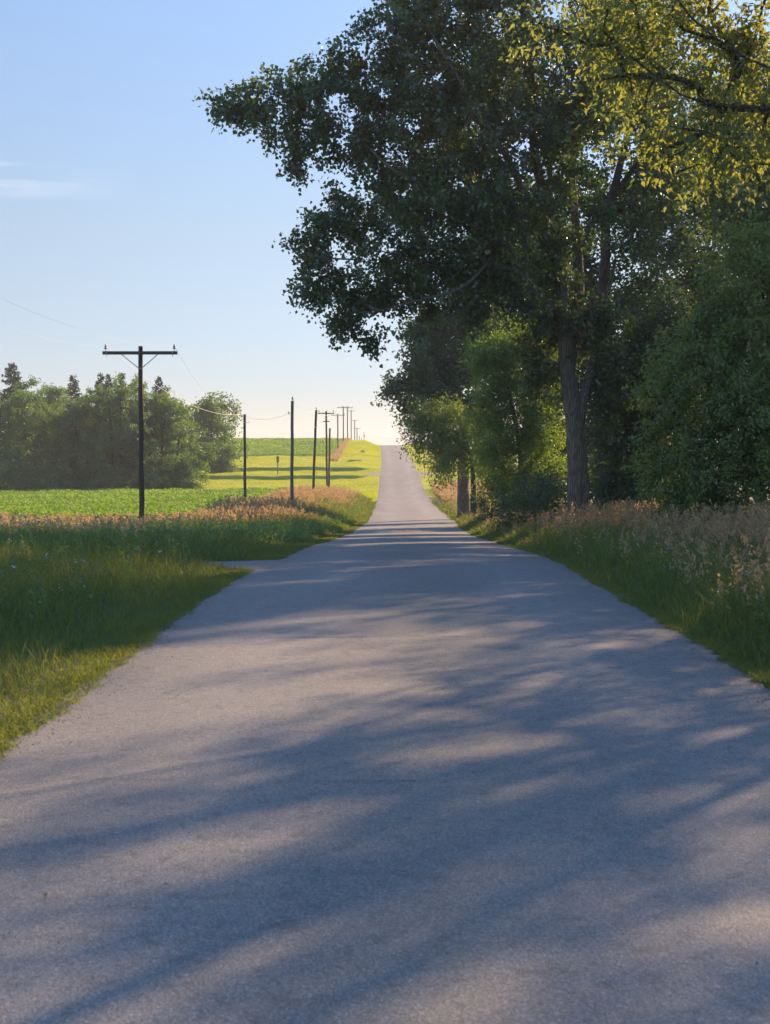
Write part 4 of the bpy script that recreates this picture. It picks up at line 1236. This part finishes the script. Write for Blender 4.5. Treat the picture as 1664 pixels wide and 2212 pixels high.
w = bpy.data.worlds.new('World'); scene.world = w; w.use_nodes = True
nt = w.node_tree; nt.nodes.clear(); L = nt.links.new
out = nd(nt, 'ShaderNodeOutputWorld'); bg = nd(nt, 'ShaderNodeBackground'); bg.inputs['Strength'].default_value = .15
sky = nd(nt, 'ShaderNodeTexSky'); sky.sky_type = 'NISHITA'; sky.sun_disc = False
sky.sun_elevation = EL; sky.sun_rotation = AZ; sky.altitude = 200; sky.air_density = 1.0; sky.dust_density = .1; sky.ozone_density = 5.0
tc = nd(nt, 'ShaderNodeTexCoord')
# a faint cirrus wisp low on the left
mp = nd(nt, 'ShaderNodeMapping'); mp.inputs['Scale'].default_value = (5, 5, 60); mp.inputs['Rotation'].default_value = (0, .05, 0)
L(tc.outputs['Generated'], mp.inputs[0])
nz = nd(nt, 'ShaderNodeTexNoise'); nz.inputs['Scale'].default_value = 1.6; nz.inputs['Detail'].default_value = 6; L(mp.outputs[0], nz.inputs['Vector'])
sp = nd(nt, 'ShaderNodeSeparateXYZ'); L(tc.outputs['Generated'], sp.inputs[0])
def band(src, c, wd):
    a = nd(nt, 'ShaderNodeMath'); a.operation = 'SUBTRACT'; L(src, a.inputs[0]); a.inputs[1].default_value = c
    b = nd(nt, 'ShaderNodeMath'); b.operation = 'ABSOLUTE'; L(a.outputs[0], b.inputs[0])
    r_ = nd(nt, 'ShaderNodeMapRange'); r_.interpolation_type = 'SMOOTHSTEP'; L(b.outputs[0], r_.inputs[0])
    r_.inputs[1].default_value = 0; r_.inputs[2].default_value = wd; r_.inputs[3].default_value = 1; r_.inputs[4].default_value = 0
    return r_.outputs[0]
m1 = nd(nt, 'ShaderNodeMath'); m1.operation = 'MULTIPLY'; L(band(sp.outputs['Z'], .183, .022), m1.inputs[0]); L(band(sp.outputs['X'], -.3, .14), m1.inputs[1])
r2 = nd(nt, 'ShaderNodeMapRange'); r2.inputs[1].default_value = .45; r2.inputs[2].default_value = .75; L(nz.outputs['Fac'], r2.inputs[0])
m2 = nd(nt, 'ShaderNodeMath'); m2.operation = 'MULTIPLY'; L(m1.outputs[0], m2.inputs[0]); L(r2.outputs[0], m2.inputs[1])
m3 = nd(nt, 'ShaderNodeMath'); m3.operation = 'MULTIPLY'; L(m2.outputs[0], m3.inputs[0]); m3.inputs[1].default_value = .5
grade = ramp(nt, sp.outputs['Z'], [(0, (.29, .27, .305)), (.04, (.335, .295, .325)), (.15, (.56, .412, .345)), (.3, (.708, .558, .483)), (.45, (.95, .83, .74)), (1, (1, .97, .93))])
gm = nd(nt, 'ShaderNodeMix'); gm.data_type = 'RGBA'; gm.blend_type = 'MULTIPLY'; gm.inputs[0].default_value = 1
L(sky.outputs[0], gm.inputs[6]); L(grade, gm.inputs[7])
mx = nd(nt, 'ShaderNodeMix'); mx.data_type = 'RGBA'; L(m3.outputs[0], mx.inputs[0]); L(gm.outputs[2], mx.inputs[6]); mx.inputs[7].default_value = (4.2, 4.1, 4.1, 1)
L(mx.outputs[2], bg.inputs['Color'])
L(bg.outputs[0], out.inputs['Surface'])

cam = bpy.data.cameras.new('camera'); co_ = bpy.data.objects.new('camera', cam); COL.objects.link(co_)
co_.location = (0, 0, CAMZ); co_.rotation_euler = (math.pi / 2 - PITCH, 0, YAW)
cam.sensor_fit = 'VERTICAL'; cam.sensor_height = 36; cam.lens = 50; cam.clip_end = 8000; cam.clip_start = .1
cam.dof.use_dof = True; cam.dof.focus_distance = 45; cam.dof.aperture_fstop = 6.3
scene.camera = co_

scene.view_settings.view_transform = 'Standard'; scene.view_settings.look = 'None'
scene.view_settings.exposure = 1.25; scene.view_settings.gamma = 1
scene.render.engine = 'CYCLES'
cy = scene.cycles
cy.max_bounces = 8; cy.diffuse_bounces = 4; cy.glossy_bounces = 2; cy.transmission_bounces = 6; cy.transparent_max_bounces = 4
cy.use_denoising = True
cy.sample_clamp_direct = 8
cy.sample_clamp_indirect = 6
cy.volume_bounces = 1
